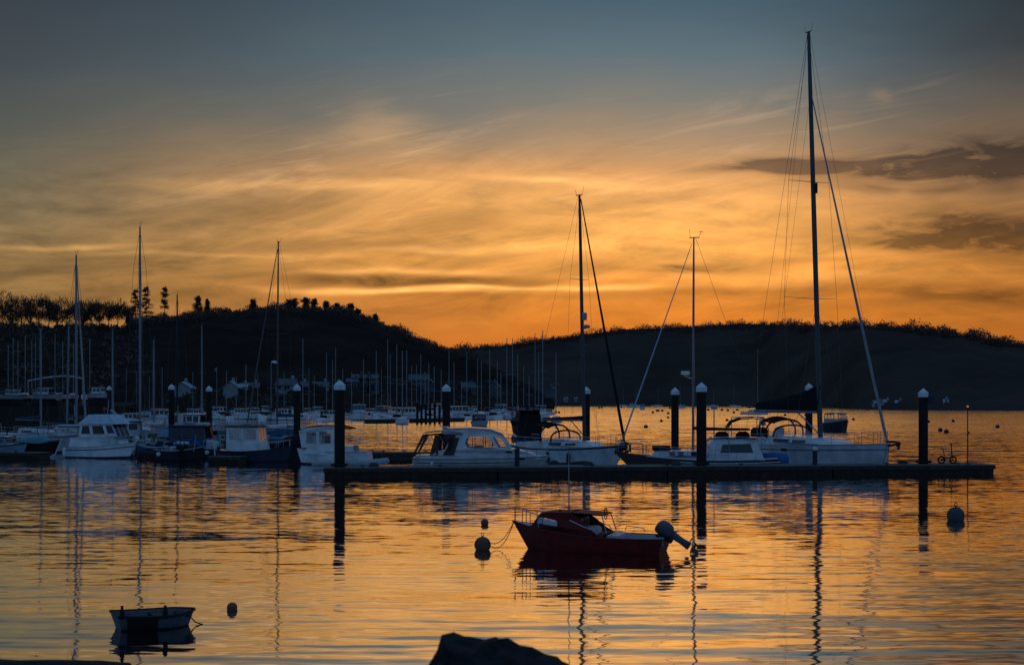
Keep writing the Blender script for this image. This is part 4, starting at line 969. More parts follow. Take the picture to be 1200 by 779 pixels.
# ------------------------------------------------------------------ rowing dinghy
def dinghy():
    Y = 24.6; r = boat('rowing_dinghy', 'small white rowing dinghy with dark rim floating alone in the foreground', 'dinghy', 181, Y, 26)
    h = Hull(1.38, .95, (.27, .24, .27), .12, .10, .76, .5, .08, 3.0, .66)
    h.mesh(r, (m_dark, m_dink, m_dink)); h.strake(r, m_black, .026)
    m = MB()
    for sg in (1, -1): m.loft([[h.pt(t, 1, sg), h.pt(t, 1, sg)+Vector((0, -sg*.05, 0)), h.pt(t, .3, sg)+Vector((0, -sg*.05, 0)), (h.x(t, .2), 0, .05)] for t in [i/14*.98 for i in range(15)]], False, False)
    m.build('inner_skin', m_dink, r, True)
    for x in (-.42, .05, .48):
        m = MB(); b = h.half((x+.71)/1.42)*.86; m.box((x, 0, .19), (.16, 2*b, .03)); m.build('thwart', m_dark, r)
    m = MB()
    m.loft([[h.pt(t, k, -1)+Vector((0, -.022, 0)) for k in (1.02, .7, .35, .02)] for t in (.10, .2, .3, .4, .48)], False, False); m.loft([[h.pt(t, 1.02, -1)+Vector((0, d_, .012)) for d_ in (-.022, .08)] for t in (.10, .2, .3, .4, .48)], False, False); m.build('side_cover', m_black, r, True)
    for t, sg in ((.05, -1), (.56, -1)):
        p = h.pt(t, 1, sg); m = MB(); m.box((p.x, p.y, p.z+.04), (.07, .06, .16)); m.tube([(p.x, p.y, p.z+.1), (p.x, p.y, p.z+.19)], .025, 6); m.build('rowlock', m_black, r)
    m = MB(); m.tube([h.pt(.99, .5, 1), h.pt(.99, .2, 1)+Vector((.12, -.05, -.02)), h.pt(.99, .0, 1)+Vector((.25, -.1, .0))], .012, 5); m.build('painter', m_rope, r)
dinghy()

# ------------------------------------------------------------------ left berths
def flybridge():
    Y = 98.5; sc = F/Y; deg = -22; k_ = math.cos(R(deg)); r = boat('motor_cruiser', 'white flybridge cruiser with blue-lit canopy at the left berths', 'motor boat', 122, Y, deg)
    X = lambda px: (px-122)/sc/k_; Zz = lambda py: Zp(py, Y)
    h = Hull(5.3, 2.4, (.75, .78, 1.1), .4, .6, .86, .42, .05, 2.2, .84)
    h.mesh(r, (m_navy, m_white, m_white)); h.deck(r, m_white); h.strake(r, m_navy, .03, .74, name='hull_line'); h.strake(r, m_grey, .03)
    cabin(r, [(X(88), .72), (X(153), .8), (X(141), Zz(511)), (X(96), Zz(512)), (X(88), Zz(513))], 1.05, .9, [], m_white, taper=(.5, .5), name='coaming')
    prof = [(X(100), Zz(512)), (X(148), Zz(511)), (X(141), Zz(496)), (X(101), Zz(496))]
    wins = [[(X(103), Zz(508)), (X(115), Zz(508)), (X(112.5), Zz(498.5)), (X(104), Zz(498.5))], [(X(119), Zz(508)), (X(134), Zz(508)), (X(130.5), Zz(498.5)), (X(116.5), Zz(498.5))], [(X(137), Zz(507.5)), (X(145), Zz(507)), (X(141), Zz(498.5)), (X(134), Zz(498.5))]]
    cb, _ = cabin(r, prof, .95, .86, wins, m_white, m_dglass, taper=(.6, .8), skip=(1,), front_glass=(1,))
    m = MB(); m.loft([[(x, w_*q, z) for q in (-1, -.5, 0, .5, 1)] for x, z, w_ in ((X(99), Zz(496.5), .98), (X(104), Zz(492), .9), (X(111), Zz(485.5), .75), (X(138), Zz(485.5), .75), (X(146), Zz(496.5), .92))], False, False)
    for sg in (1, -1): m.add([(X(99), sg*.98, Zz(496.5)), (X(111), sg*.75, Zz(485.5)), (X(138), sg*.75, Zz(485.5)), (X(146), sg*.92, Zz(496.5))], [(0, 1, 2, 3)])
    m.build('flybridge_cover', mat('pale_cover', (.42, .52, .60), .8), r)
    h.rail(r, m_steel, .62, .98, .5, 4, .016, True, close=True, name='bow_rail')
    m = MB(); m.tube([h.pt(1, 1, 0)+Vector((0, 0, .05)), h.pt(1, .5, 0)+Vector((.1, 0, 0)), h.pt(1, .15, 0)+Vector((.0, 0, 0))], .04, 6); m.build('anchor_chain', m_white, r)
    fender(r, (X(84), -1.2, .4), m_white, .5, .12)
flybridge()
def cabin_boat(name, label, px, Y, deg, L, B, fb, hullm, cabm, roofm=m_white, ch=1.4, cx=(-.25, .25), rake=.4, glass=m_dglass, openback=False, mastl=0, cover=None, group=None, motor=False, cz=0.0, bottom=m_dark, railm=m_steel):
    """generic small work or leisure boat: hull, deck, wheelhouse with windows"""
    r = boat(name, label, 'motor boat', px, Y, deg, group)
    h = Hull(L, B, fb, .35, rake, .82, .42, .05, 2.1, .84); h.mesh(r, (bottom, hullm, hullm), 18); h.deck(r, cabm if not openback else m_grey); h.strake(r, m_dark, .035)
    x0, x1 = cx[0]*L, cx[1]*L; z0 = fb[1]-.08; zt = fb[1]+ch; wb = B*.40
    n = max(1, int((x1-x0)/.75)); wd = (x1-x0-.25)/n
    wins = [roundrect(x0+.12+i*wd+.06, z0+ch*.52, x0+.12+(i+1)*wd-.06, zt-.16, .05) for i in range(n)]
    cb, _ = cabin(r, [(x0, z0), (x1+.25, z0), (x1, z0+ch*.5), (x1-.12, zt), (x0, zt)], wb, wb*.88, wins, cabm, glass, taper=(.6, .85), skip=(2,), front_glass=(2,), name='wheelhouse')
    m = MB(); m.loft([[(x, wb*1.0*q, zt+.06+.05*(1-q*q)+d_) for q in (-1, -.5, 0, .5, 1)] for x, d_ in ((x0-.25, -.02), (x0, 0), (x1-.1, 0), (x1+.1, -.04), (x1+.1, -.09), (x0-.25, -.07))], False, False); m.build('roof', roofm, cb)
    h.rail(r, railm, .6, .97, .45, 3, .016, False, close=True, name='bow_rail')
    if mastl:
        m = MB(); m.tube([(x0+.3, 0, zt), (x0+.3, 0, zt+mastl)], [.035, .02], 6); m.tube([(x0+.3, -.35, zt+mastl*.7), (x0+.3, .35, zt+mastl*.7)], .02, 5); m.build('signal_mast', m_grey, r)
    if motor: outboard(r, (-L*.5-.06, 0, fb[0]+.05), 0, .9)
    return r, h
# cabin boat by the thick pile
def pile_boat():
    Y = 88; sc = F/Y; r = boat('cabin_boat', 'white cabin boat with two square windows partly behind the thick pile', 'motor boat', 390, Y, 176)
    X = lambda px: -(px-390)/sc; Zz = lambda py: Zp(py, Y)
    h = Hull(4.5, 2.1, (.85, .8, 1.0), .35, .3, .9, .4, -.2, 2.0, .86); h.mesh(r, (m_navy, m_white, m_white)); h.deck(r, m_white); h.strake(r, m_grey, .025, .98)
    cabin(r, [(X(420), .55), (X(358), .7), (X(366), Zz(521)), (X(417), Zz(522))], 1.0, .95, [], m_white, name='coaming')
    prof = [(X(397), Zz(524)), (X(357), Zz(524)), (X(354), Zz(507)), (X(353), Zz(504)), (X(365), Zz(500)), (X(397), Zz(499))]
    wins = [roundrect(X(374), Zz(519), X(362), Zz(506), .06), roundrect(X(391), Zz(519), X(377), Zz(505), .06)]
    cb, _ = cabin(r, prof, .92, .84, wins, m_white, m_glass, skip=(1,), front_glass=(1,))
    m = MB(); m.loft([[(x, .9*q, z+.04*(1-q*q)) for q in (-1, -.5, 0, .5, 1)] for x, z in ((X(352), Zz(504.5)), (X(364), Zz(499.5)), (X(398), Zz(497.5)), (X(414), Zz(501)), (X(414), Zz(503)), (X(398), Zz(500)), (X(352), Zz(506.5)))], False, False); m.build('roof', m_canvas, cb)
    m = MB(); m.box((X(385), .3, Zz(515)), (.3, .3, .5)); m.build('helm_seat', m_dark, r)
pile_boat()
r, h = cabin_boat('work_boat', 'white wheelhouse workboat with a dark roof and blue hull beside the dark barge', 300, 92, -12, 4.9, 2.1, (.75, .7, 1.0), m_navy, m_white, m_dark, 1.55, (-.35, .10), .3, m_pinkgl)
m = MB(); m.box((-.6, 0, 2.42), (.45, .4, .14)); m.build('roof_light', m_pblue, r)
m = MB(); m.ball((-2.2, -1.12, .42), .09, 10); m.build('marker', m_hiviz, r, True)
outboard(r, (-2.55, -.5, .8), 0, 1.0, m_offw); wire(r, (-2.5, -.9, .8), (-2.1, -1.4, .1), .02, 'mooring_line', m_sail)
r, h = cabin_boat('work_boat', 'blue workboat with a cluttered roof seen between the two slim piles', 236, 102, -10, 5.2, 2.2, (.6, .6, .9), m_dark, m_blue, m_navy, 1.5, (-.4, .12), .3, m_dglass, mastl=1.5)
for k, (x, y_, c_, d_) in enumerate([(-1.5, -.2, m_offw, (.3, .3, .75)), (-.8, .1, m_grey, (.5, .5, .25)), (.3, -.1, m_offw, (.6, .5, .22)), (-1.2, .4, m_pblue, (.35, .3, .3))]):
    m = MB(); m.box((x, y_, 2.16+d_[2]/2), d_); m.build('roof_gear', c_, r)
m = MB()
for i in range(22): m.box((random.uniform(-1.9, .4), -1.0-random.uniform(0, .08), random.uniform(.75, 1.2)), (.22, .14, .14), random.uniform(0, 3))
m.build('stacked_net', m_bcover, r)
# dark barge with lumpy cargo
def barge():
    r = boat('work_barge', 'low dark barge heaped with gear left of the cabin boat', 'barge', 338, 95, -4); h = Hull(4.6, 2.2, (.8, .75, .95), .3, .3, .95, .4, 0, 2.4, .92)
    h.mesh(r, (m_dark, m_dark, m_dark)); h.deck(r, m_dark); h.strake(r, m_black, .06)
    m = MB(); m.loft([[(x, .9*math.cos(a), .8+zz*math.sin(a)) for a in np.linspace(0, math.pi, 9)] for x, zz in ((-.6, .1), (-.2, .7), (.6, .9), (1.2, .7), (1.7, .15))], True, True); m.build('tarpaulin', m_canvas, r, True)
    m = MB(); m.box((-.2, .4, 1.25), (2.2, .9, .5)); m.build('tank', m_teal, r)
    m = MB(); m.box((-1.5, -.3, 1.2), (.5, .5, .9)); m.tube([(-1.5, -.3, 1.6), (-1.5, -.3, 2.3)], .05, 6); m.tube([(-1.9, 0, .8), (-1.8, 0, 2.5)], .05, 6); m.tube([(-1.9, -.5, 1.9), (-.8, -.5, 2.0)], .04, 6); m.build('winch', m_grey, r)
    m = MB(); m.torus((-1.1, -1.12, .5), .28, .1, 'Y', 16, 8); m.build('tyre_fender', m_black, r, True)
barge()
inflatable(392, 84, 5, 2.6, 1.3, 'grey inflatable dinghy lying beside the thick pile', m_grey)
inflatable(430, 84, -4, 2.4, 1.2, 'grey inflatable dinghy behind the left pontoon end', m_grey, None)
inflatable(462, 86, 0, 2.6, 1.3, 'low dark inflatable dinghy left of the cruiser stern', m_black, m_canvas)
r, h = cabin_boat('cabin_boat', 'pale cabin boat with dark windows cut off by the left edge', 2, 99, 0, 3.6, 1.9, (.9, .8, 1.0), m_pblue, m_pblue, m_offw, .6, (-.3, .15), .4, m_dglass)
r = boat('open_boat', 'dark open boat with a pale stern stripe at the left berths', 'motor boat', 43, 101, -6); h = Hull(3.6, 1.8, (1.0, .9, 1.2), .3, .5, .9, .4, 0, 2.0, .88); h.mesh(r, (m_offw, m_black, m_black)); h.deck(r, m_grey, drop=.1); h.strake(r, m_offw, .03, .03, name='boot_line')
m = MB(); m.loft([[(x, .7*math.cos(a), 1.0+zz*math.sin(a)) for a in np.linspace(0, math.pi, 9)] for x, zz in ((-1.3, .2), (-.6, .42), (.5, .5), (1.0, .15))], True, True); m.build('cover', m_teal, r, True)
m = MB(); m.tube([h.pt(1, 1, 0), h.pt(1, .5, 0), h.pt(1, .1, 0)], .045, 6); m.build('stem_band', m_white, r)
r, h = cabin_boat('cabin_boat', 'grey-blue cabin boat with pale windscreen tucked behind the flybridge cruiser', 82, 108, -8, 4.2, 2.0, (1.3, 1.25, 1.5), m_grey, m_offw, m_offw, .75, (-.15, .3), .5, m_glass)
def blue_runabout():
    r = boat('open_boat', 'small sky-blue open boat with pale outboard between flybridge cruiser and pile', 'motor boat', 186, 99, 12); h = Hull(2.9, 1.5, (.95, .7, 1.15), .3, .4, .8, .42, .0, 1.8, .75)
    h.mesh(r, (m_dark, m_blue, m_pblue), stripe=4); h.deck(r, m_pblue, drop=.12); h.strake(r, m_pblue, .05)
    m = MB(); m.box((.1, 0, .95), (.5, .9, .4)); m.build('console', m_navy, r)
    m = MB(); m.tube([(-.3, -.3, .8), (-.5, -.3, 1.5)], .03, 5); m.tube([(.2, .3, .8), (-.1, .3, 1.6)], .03, 5); m.build('rod', m_steel, r)
    outboard(r, (-1.55, 0, 1.0), 10, .9, m_white)
blue_runabout()
r, h = cabin_boat('cabin_boat', 'green and white cabin boat half hidden behind the flybridge cruiser bow', 152, 128, 5, 5, 2.1, (.8, .75, 1.0), m_green, m_offw, m_green, 1.3, (-.2, .2), .4)
m = MB(); m.ball((-2.2, 0, 3.2), .15, 10); m.tube([(-2.2, 0, .7), (-2.2, 0, 3.1)], .02, 5); m.build('danbuoy', m_hiviz, r, True)
m = MB(); m.tube([(-1.6, -.3, 3.1), (-.2, -.3, 2.0)], [.12, .06], 6); m.build('rolled_sail', m_sail, r)
r, h = cabin_boat('cabin_boat', 'blue and white trawler yacht right behind the left tall pile', 215, 150, 170, 7.5, 2.8, (1.1, 1.0, 1.3), m_pblue, m_offw, m_white, 1.5, (-.3, .2), .5, mastl=1.0)
r, h = cabin_boat('cabin_boat', 'little boat seen bow-on above the cruiser roof', 562, 217, -84, 5.5, 2.7, (.8, .8, 1.1), m_grey, m_dark, m_grey, 1.1, (-.3, .1), .4)
r, h = cabin_boat('cabin_boat', 'small dark wheelhouse boat moored beyond the big yacht foredeck', 980, 186, -76, 6, 2.7, (1.1, 1.05, 1.5), m_dark, m_grey, m_grey, 1.25, (-.25, .2), .4, m_glass, mastl=.7)
def trawler():
    r = boat('trawler', 'black high-sided trawler with square gantry seen from astern above the sloop', 'fishing boat', 616, 162, 96); h = Hull(9, 3.5, (1.7, 1.6, 2.4), .6, .6, .85, .42, .1, 2.0, .80)
    h.mesh(r, (m_black, m_black, m_black)); h.deck(r, m_dark); h.strake(r, m_dark, .08)
    cabin(r, [(-3.8, 1.5), (.6, 1.5), (.5, 2.9), (-3.8, 2.9)], 1.15, 1.1, [roundrect(-2.6, 2.0, -1.6, 2.6, .08)], m_dark, m_dglass, name='wheelhouse')
    m = MB()
    for y_ in (-1.1, -.35, .35, 1.1): m.tube([(-3.9, y_, 1.6), (-3.9, y_, 4.2)], .06, 6)
    m.tube([(-3.9, -1.15, 3.3), (-3.9, 1.15, 3.3)], .07, 6); m.build('gantry', m_dark, r)
    m = MB(); m.box((-4.3, 0, 1.95), (.2, 2.4, .9)); m.build('net_drum', m_canvas, r)
    for y_ in (-1.75, 1.75):
        m = MB(); m.ball((-3.4, y_, 1.5), .3, 10); m.build('fender', m_black, r, True)
trawler()

def cluttered(px, Y, deg, label, L, hullm, seed, tall=1.4):
    rd = random.Random(seed); r = boat('work_boat', label, 'motor boat', px, Y, deg); h = Hull(L, L*.42, (.75, .68, .95), .3, .35, .9, .42, 0, 2.1, .88)
    h.mesh(r, (m_black, hullm, hullm), 16); h.deck(r, m_dark, drop=.15); h.strake(r, m_grey, .035)
    for k in range(7):
        m = MB(); m.box((rd.uniform(-.4, .3)*L, rd.uniform(-.3, .3), .65+rd.uniform(.1, .3)), (rd.uniform(.25, .7), rd.uniform(.25, .5), rd.uniform(.2, .7)), rd.uniform(0, 3)); m.build('crate', rd.choice([m_dark, m_grey, m_canvas, m_offw, m_teal, m_brown]), r)
    for k in range(4):
        x, y_ = rd.uniform(-.42, .35)*L, rd.uniform(-.5, .5); m = MB(); m.tube([(x, y_, .6), (x+rd.uniform(-.3, .3), y_, .6+tall*rd.uniform(.5, 1.2))], .03, 5); m.build('post', rd.choice([m_steel, m_dark, m_offw]), r)
    m = MB(); m.torus((L*.1, -L*.21, .45), .24, .08, 'Y', 14, 6); m.build('tyre_fender', m_black, r, True)
    m = MB(); m.ball((-L*.4, -L*.2, .45), .16, 10); m.build('fender', m_offw, r, True)
cluttered(268, 97, 4, 'dark cluttered workboat between the blue workboat and the white wheelhouse', 3.4, m_dark, 3)
cluttered(212, 93.5, -8, 'low dark workboat with gear in front of the blue workboat', 3.2, m_dark, 5, 1.0)
cluttered(168, 106, 10, 'dark workboat behind the flybridge cruiser anchor', 4.2, m_dark, 8)
cluttered(66, 112, -10, 'dark workboat with crates behind the boat with pale stem band', 4.6, m_grey, 11)
cluttered(280, 116, 170, 'dark workboat with posts behind the white wheelhouse boat', 5.0, m_dark, 13, 2.0)
cluttered(330, 112, 12, 'dark workboat heaped with crates behind the barge', 5.0, m_dark, 17, 1.8)
cluttered(250, 135, 165, 'grey workboat with posts far behind the blue workboat', 6.0, m_grey, 19, 2.4)
cluttered(25, 112, 5, 'grey workboat with crates behind the pale boat at the left edge', 5.0, m_grey, 23, 2.0)
cluttered(112, 140, 175, 'dark workboat showing only posts above the flybridge cruiser', 6.0, m_dark, 29, 3.0)
cluttered(300, 165, 20, 'small grey workboat beyond the white wheelhouse roof', 6.0, m_offw, 31, 2.4)
cluttered(362, 130, -15, 'grey workboat beyond the cabin boat by the thick pile', 5.0, m_offw, 37, 2.2)
# ------------------------------------------------------------------ tall-masted yachts of the left berths
def mid_yacht(label, px, Y, top, deg, L, B, hullm, spre, mastm=m_alu, furl=.0, rake=.3, mast_t=.58, radar=False, cover=m_navy, rad=.11):
    """px is the column of the mast"""
    c = math.cos(R(deg)); xm = L*(mast_t-.5)
    r = thing('sailing_yacht', label, 'yacht', (Xp(px, Y)-xm*c, Y, 0), R(deg), 'tall masted yachts at the left berths')
    h = Hull(L, B, (1.1, 1.0, 1.35), .5, .8, .65, .45, -.3, 1.9, .9); h.mesh(r, (m_navy, hullm, hullm), 18); h.deck(r, m_offw); h.strake(r, m_grey, .035)
    cabin(r, [(-L*.15, 1.0), (L*.26, 1.1), (L*.2, 1.4), (-L*.15, 1.5)], B*.33, B*.27, [roundrect(-L*.1, 1.18, L*.05, 1.36, .05)], m_offw, m_dglass, taper=(.4, .5), name='coachroof')
    z1 = Zp(top, Y); sp_ = [(Zp(y_, Y), w_*Y/F, .15) for y_, w_ in spre]
    mo, dx_ = mast_set(r, xm, 1.4, z1, rad, rake, mastm, sp_)
    rig(r, h, dx_, 1.4, z1, .96, sp_, furl=furl, furlmat=m_alu if px < 200 else m_darkalu, wr=.014)
    boom_set(r, xm-.1, 2.3, L*.36, .09, cover, .35)
    h.rail(r, m_steel, .05, .95, .6, 6, .014)
    if radar: m = MB(); m.lathe([(.05, -.1), (.28, -.08), (.28, .08), (.1, .14)], (dx_(8)+.5, 0, 8), 10); m.box((dx_(8)+.2, 0, 7.9), (.5, .1, .06)); m.build('radar', m_white, mo, True)
    return r
mid_yacht('yacht with a tall blue-grey mast and furled headsail behind the flybridge cruiser', 92.5, 128, 300, -62, 10.5, 3.2, m_offw, [(405, 8), (350, 6)], m_alu, .10, .1)
mid_yacht('yacht with the tallest mast of the left berths and three pairs of spreaders', 167, 132, 267, -70, 11.5, 3.4, m_grey, [(436, 14), (374, 11), (315, 7)], m_alu, 0, .1)
mid_yacht('yacht with a black mast and two upswept spreader pairs behind the left tall pile', 209.5, 165, 346, -80, 10, 3.2, m_grey, [(443, 11), (411, 10)], m_dark, 0, .05)
mid_yacht('blue-hulled yacht with twin-looking tall mast, wide crosstree and furled headsail', 326, 150, 284, 236, 11, 3.6, m_blue, [(392, 18)], m_darkalu, .09, .2, radar=True)
mid_yacht('yacht with a short mast at the left edge behind the dark open boat', 49.5, 125, 386, -30, 8.5, 2.8, m_offw, [(430, 6)], m_alu, 0, .05)
mid_yacht('yacht with a slim leaning mast just left of the pale mast pair', 81, 140, 380, -110, 9, 2.9, m_grey, [(428, 7)], m_alu, 0, .3)
mid_yacht('yacht with a plain mast above the flybridge cruiser bow', 134, 170, 387, -70, 9.5, 3.0, m_offw, [(440, 4), (410, 3)], m_alu, 0, .05)
mid_yacht('yacht with a grey mast left of the left tall pile', 182, 165, 399, -80, 9.5, 3.0, m_offw, [(423, 5)], m_alu, 0, .05)
mid_yacht('yacht whose thin pale mast stands right beside the slim pile', 238, 190, 383, -80, 10, 3.2, m_offw, [(437, 4)], m_alu, 0, .05)

# ------------------------------------------------------------------ far moorings: one yacht and one motor boat, copied
def proto_yacht():
    r = thing('moored_yacht', '', 'yacht'); h = Hull(9, 2.9, (1.0, .9, 1.2), .4, .7, .65, .45, -.2, 1.9, .9); h.mesh(r, (m_navy, m_white, m_white), 12); h.deck(r, m_offw, 8)
    cabin(r, [(-1.4, .9), (2.4, 1.0), (1.9, 1.35), (-1.4, 1.45)], 1.0, .8, [roundrect(-.9, 1.12, .6, 1.3, .05)], m_offw, m_dglass, taper=(.4, .5), name='coachroof')
    m = MB(); m.tube([(.7, 0, 1.3), (.7, 0, 12)], [.09, .07], 6); m.build('mast', m_alu, r)
    m = MB(); m.tube([(.7, -.9, 6.6), (.7, .9, 6.6)], .035, 5); m.build('spreader', m_alu, r)
    m = MB(); m.tube([(.6, 0, 2.2), (-3.0, 0, 2.2)], .09, 6); m.tube([(.5, 0, 2.4), (-2.9, 0, 2.3)], [.22, .12], 8); m.build('boom', m_navy, r)
    return r
py_ = proto_yacht(); first = [True]
def far_yacht(px, top, Y, deg, label, sc=1.0, wide=1.0, z=0.0, group='yachts on the far moorings', hullm=None):
    if first[0]: o = py_; first[0] = False; KIDS[py_.name] = list(py_.children)
    else: o = copy_tree(py_)
    o.location = (Xp(px, Y)-.7*sc*math.cos(R(deg)), Y-.7*sc*math.sin(R(deg)), z); o.rotation_euler = (0, 0, R(deg)); o.scale = (sc,)*3; o['label'] = label; o['group'] = group
    for ch in o.children:
        if ch.name.startswith('mast'):
            k = (Zp(top, Y)-z)/sc/12; ch.scale = (wide, wide, k)
        if ch.name.startswith('spreader'):
            k = (Zp(top, Y)-z)/sc/12; ch.location = (0, 0, 6.6*(k-1))
    return o
def near(px):
    marks = [(265, 'right of the slim pile by the blue workboat'), (348, 'right of the middle pile'), (398, 'right of the thick pontoon pile'), (523, 'right of the pile behind the cruiser'), (616, 'right of the black trawler')]
    best = None
    for p, n_ in marks:
        if px >= p-1: best = (p, n_)
    return best
ORD = ['first', 'second', 'third', 'fourth', 'fifth', 'sixth', 'seventh', 'eighth', 'ninth', 'tenth', 'eleventh', 'twelfth', 'thirteenth', 'fourteenth', 'fifteenth', 'sixteenth', 'seventeenth', 'eighteenth', 'nineteenth', 'twentieth']
FM = [(265.5, 434, 300), (288, 427, 310), (317.5, 424, 300), (355, 397, 300), (368, 440, 330), (382.5, 413, 270), (390, 422, 320), (393.5, 407, 300), (401.5, 432, 330), (426, 421, 300), (441, 411, 290), (454, 398, 262), (457.5, 415, 330), (465, 404, 270), (471.5, 411, 240), (476.5, 410, 300), (482.5, 428, 330), (488, 427, 310), (493, 415, 290), (498, 436, 340), (502.5, 425, 300), (508.5, 430, 300), (517, 433, 330),
      (526, 411, 300), (532, 424, 310), (541, 446, 340), (547, 412, 300), (559.5, 420, 300), (564, 423, 330), (574, 409, 300), (583, 423, 320), (587, 436, 340), (594, 396, 300), (600.5, 396, 310), (606.5, 415, 300), (613.5, 429, 330), (620, 440, 330), (627, 390, 320), (631, 413, 300), (636, 387, 300), (651.5, 413, 262)]
cnt = {}
for px, top, Y in FM:
    p, n_ = near(px); cnt[n_] = cnt.get(n_, 0)+1
    hgt = 'tall' if top < 405 else ('medium' if top < 425 else 'short')
    far_yacht(px, top, Y, random.choice([-95, -85, -70, 80, 95, 110, -110, -60]), 'far yacht, %s bare mast, %s mast %s' % (hgt, ORD[cnt[n_]-1], n_), random.uniform(.8, 1.05), 1.15)
# nearer sloop hull lying off the landing stage, and yachts on the open moorings to the right
for px, top, Y, lb in [(730, 452, 1050, 'faint far yacht left of the pilothouse yacht forestay'), (745, 450, 1080, 'faint far yacht crossed by the pilothouse yacht forestay'), (771, 455, 1050, 'faint far yacht between that forestay and the slim pile'), (797, 450, 1000, 'faint far yacht just right of the slim pile'), (836, 455, 980, 'faint far yacht just right of the pile before the pilothouse'), (860, 452, 1000, 'faint far yacht above the pilothouse roof'), (888, 408, 420, 'yacht with thin lone mast left of the black sail cover')]:
    far_yacht(px, top, Y, random.choice([5, 175, -10]), lb, .95, 1.2 if Y > 900 else 1.0, group='yachts on the open moorings')
for px, top, Y, lb in [(148, 432, 330, 'short-masted far yacht above the finger pontoon, nearer the flybridge cruiser'), (160, 436, 340, 'short far mast just left of the tallest left mast'), (175, 441, 335, 'far yacht with lowest mast right of the tallest left mast'), (190, 430, 300, 'far yacht just left of the left tall pile'), (226, 436, 320, 'far yacht between the two slim piles, thin low mast'), (254, 430, 310, 'far yacht immediately right of the slim pile, pale mast'), (277, 441, 330, 'far yacht with low mast below the gabled house'), (302, 438, 310, 'far yacht with low mast left of the leaning furled sail'), (333, 436, 320, 'far yacht just right of the blue hulled ketch mast'), (362, 431, 310, 'far yacht with low mast right of the middle pile'), (412, 436, 300, 'far yacht low mast before the long terrace'), (433, 440, 320, 'far yacht low mast at the terrace right end'), (447, 430, 310, 'far yacht low mast left of the tallest terrace mast')]:
    far_yacht(px, top, Y, random.choice([-95, -60, 80, 20, 160, -30]), lb, random.uniform(.75, 1.0), 1.0)
# boats on the hard
YM = [(9, 404, 'boatyard yacht with mast nearest the left edge'), (16, 396, 'second boatyard yacht from the left edge'), (21, 399, 'boatyard yacht with thin mast and crosstree near the left edge'), (29.5, 393, 'boatyard yacht whose mast stands between two pairs at the left'), (37, 399, 'boatyard yacht with mast meeting its neighbour in a narrow vee'), (41, 396, 'boatyard yacht with dark mast in that narrow vee'), (65, 391, 'boatyard yacht under the left part of the hoist arch'), (73.5, 400, 'boatyard yacht with a short mast beneath the hoist arch'), (86, 402, 'boatyard yacht below the arch right end'), (105, 397, 'boatyard yacht at the right end of the quay')]
def cradle(o, Y):
    pass
for i, (px, top, lb) in enumerate(YM):
    far_yacht(px, top, 246+6*(i % 3), [75, -100, 110, -70, 95][i % 5], lb, .72, 1.3, 4.3, 'yachts stored in the boatyard')
    c = MB(); X0, Y0 = Xp(px, 246+6*(i % 3)), 246+6*(i % 3)
    for dx2 in (-.5, .5):
        for dy2 in (-1.4, 1.4): c.box((X0+dx2, Y0+dy2, 3.75), (.14, .14, 1.3))
    c.box((X0, Y0, 3.45), (1.2, 3.2, .14)); c.box((X0, Y0, 4.02), (.3, 2.6, .5)); tag(c.build('boat_cradle', m_dark), 'dark steel cradle under the '+lb.replace('boatyard ', ''), 'cradle', 'cradles in the boatyard')
# hoist arch over the yard
r = thing('hoist_arch', 'pale curved frame arching over the stored boats', 'hoist', (Xp(64, 255), 255, 3.3))
Ya = 255; m = MB(); m.tube([((px-64)/F*Ya, 0, Zp(y_, Ya)-3.3) for px, y_ in ((33, 446), (50, 443), (65, 441), (76, 440.5), (88, 441.5), (97, 443.5))], .14, 6); m.build('beam', m_offw, r, True)
for px, y_ in ((33, 446), (97, 443.5)):
    m = MB(); m.tube([((px-64)/F*Ya, 0, 0), ((px-64)/F*Ya, 0, Zp(y_, Ya)-3.3)], .12, 6); m.build('leg', m_grey, r, True)
# yard motor boat on the right end of the quay
r, h = cabin_boat('cabin_boat', 'white cabin cruiser parked ashore at the right end of the boatyard', 116, 238, -15, 3.8, 1.9, (.8, .7, 1.0), m_offw, m_white, m_white, 1.0, (-.25, .2), .4); r.location.z = 4.4
m = MB(); m.box((Xp(116, 238), 238, 3.75), (3.2, 1.4, 1.25)); tag(m.build('boat_cradle', m_dark), 'dark cradle under the white cabin cruiser ashore', 'cradle', 'cradles in the boatyard')
r, h = cabin_boat('cabin_boat', 'white cabin cruiser parked ashore by the left edge', 14, 236, 215, 4.6, 2.0, (.8, .7, 1.0), m_grey, m_offw, m_white, .8, (-.25, .2), .4); r.location.z = 4.2
m = MB(); m.box((Xp(14, 236), 236, 3.65), (3.6, 1.4, 1.1)); tag(m.build('boat_cradle', m_dark), 'dark cradle under the white cabin cruiser by the left edge', 'cradle', 'cradles in the boatyard')
r, h = cabin_boat('cabin_boat', 'broad white cabin cruiser parked ashore under the hoist arch', 53, 234, 160, 5.4, 2.4, (.9, .8, 1.2), m_grey, m_offw, m_white, 1.0, (-.25, .2), .4); r.location.z = 4.2
m = MB(); m.box((Xp(53, 234), 234, 3.65), (4.2, 1.6, 1.1)); tag(m.build('boat_cradle', m_dark), 'dark cradle under the broad cruiser below the hoist arch', 'cradle', 'cradles in the boatyard')
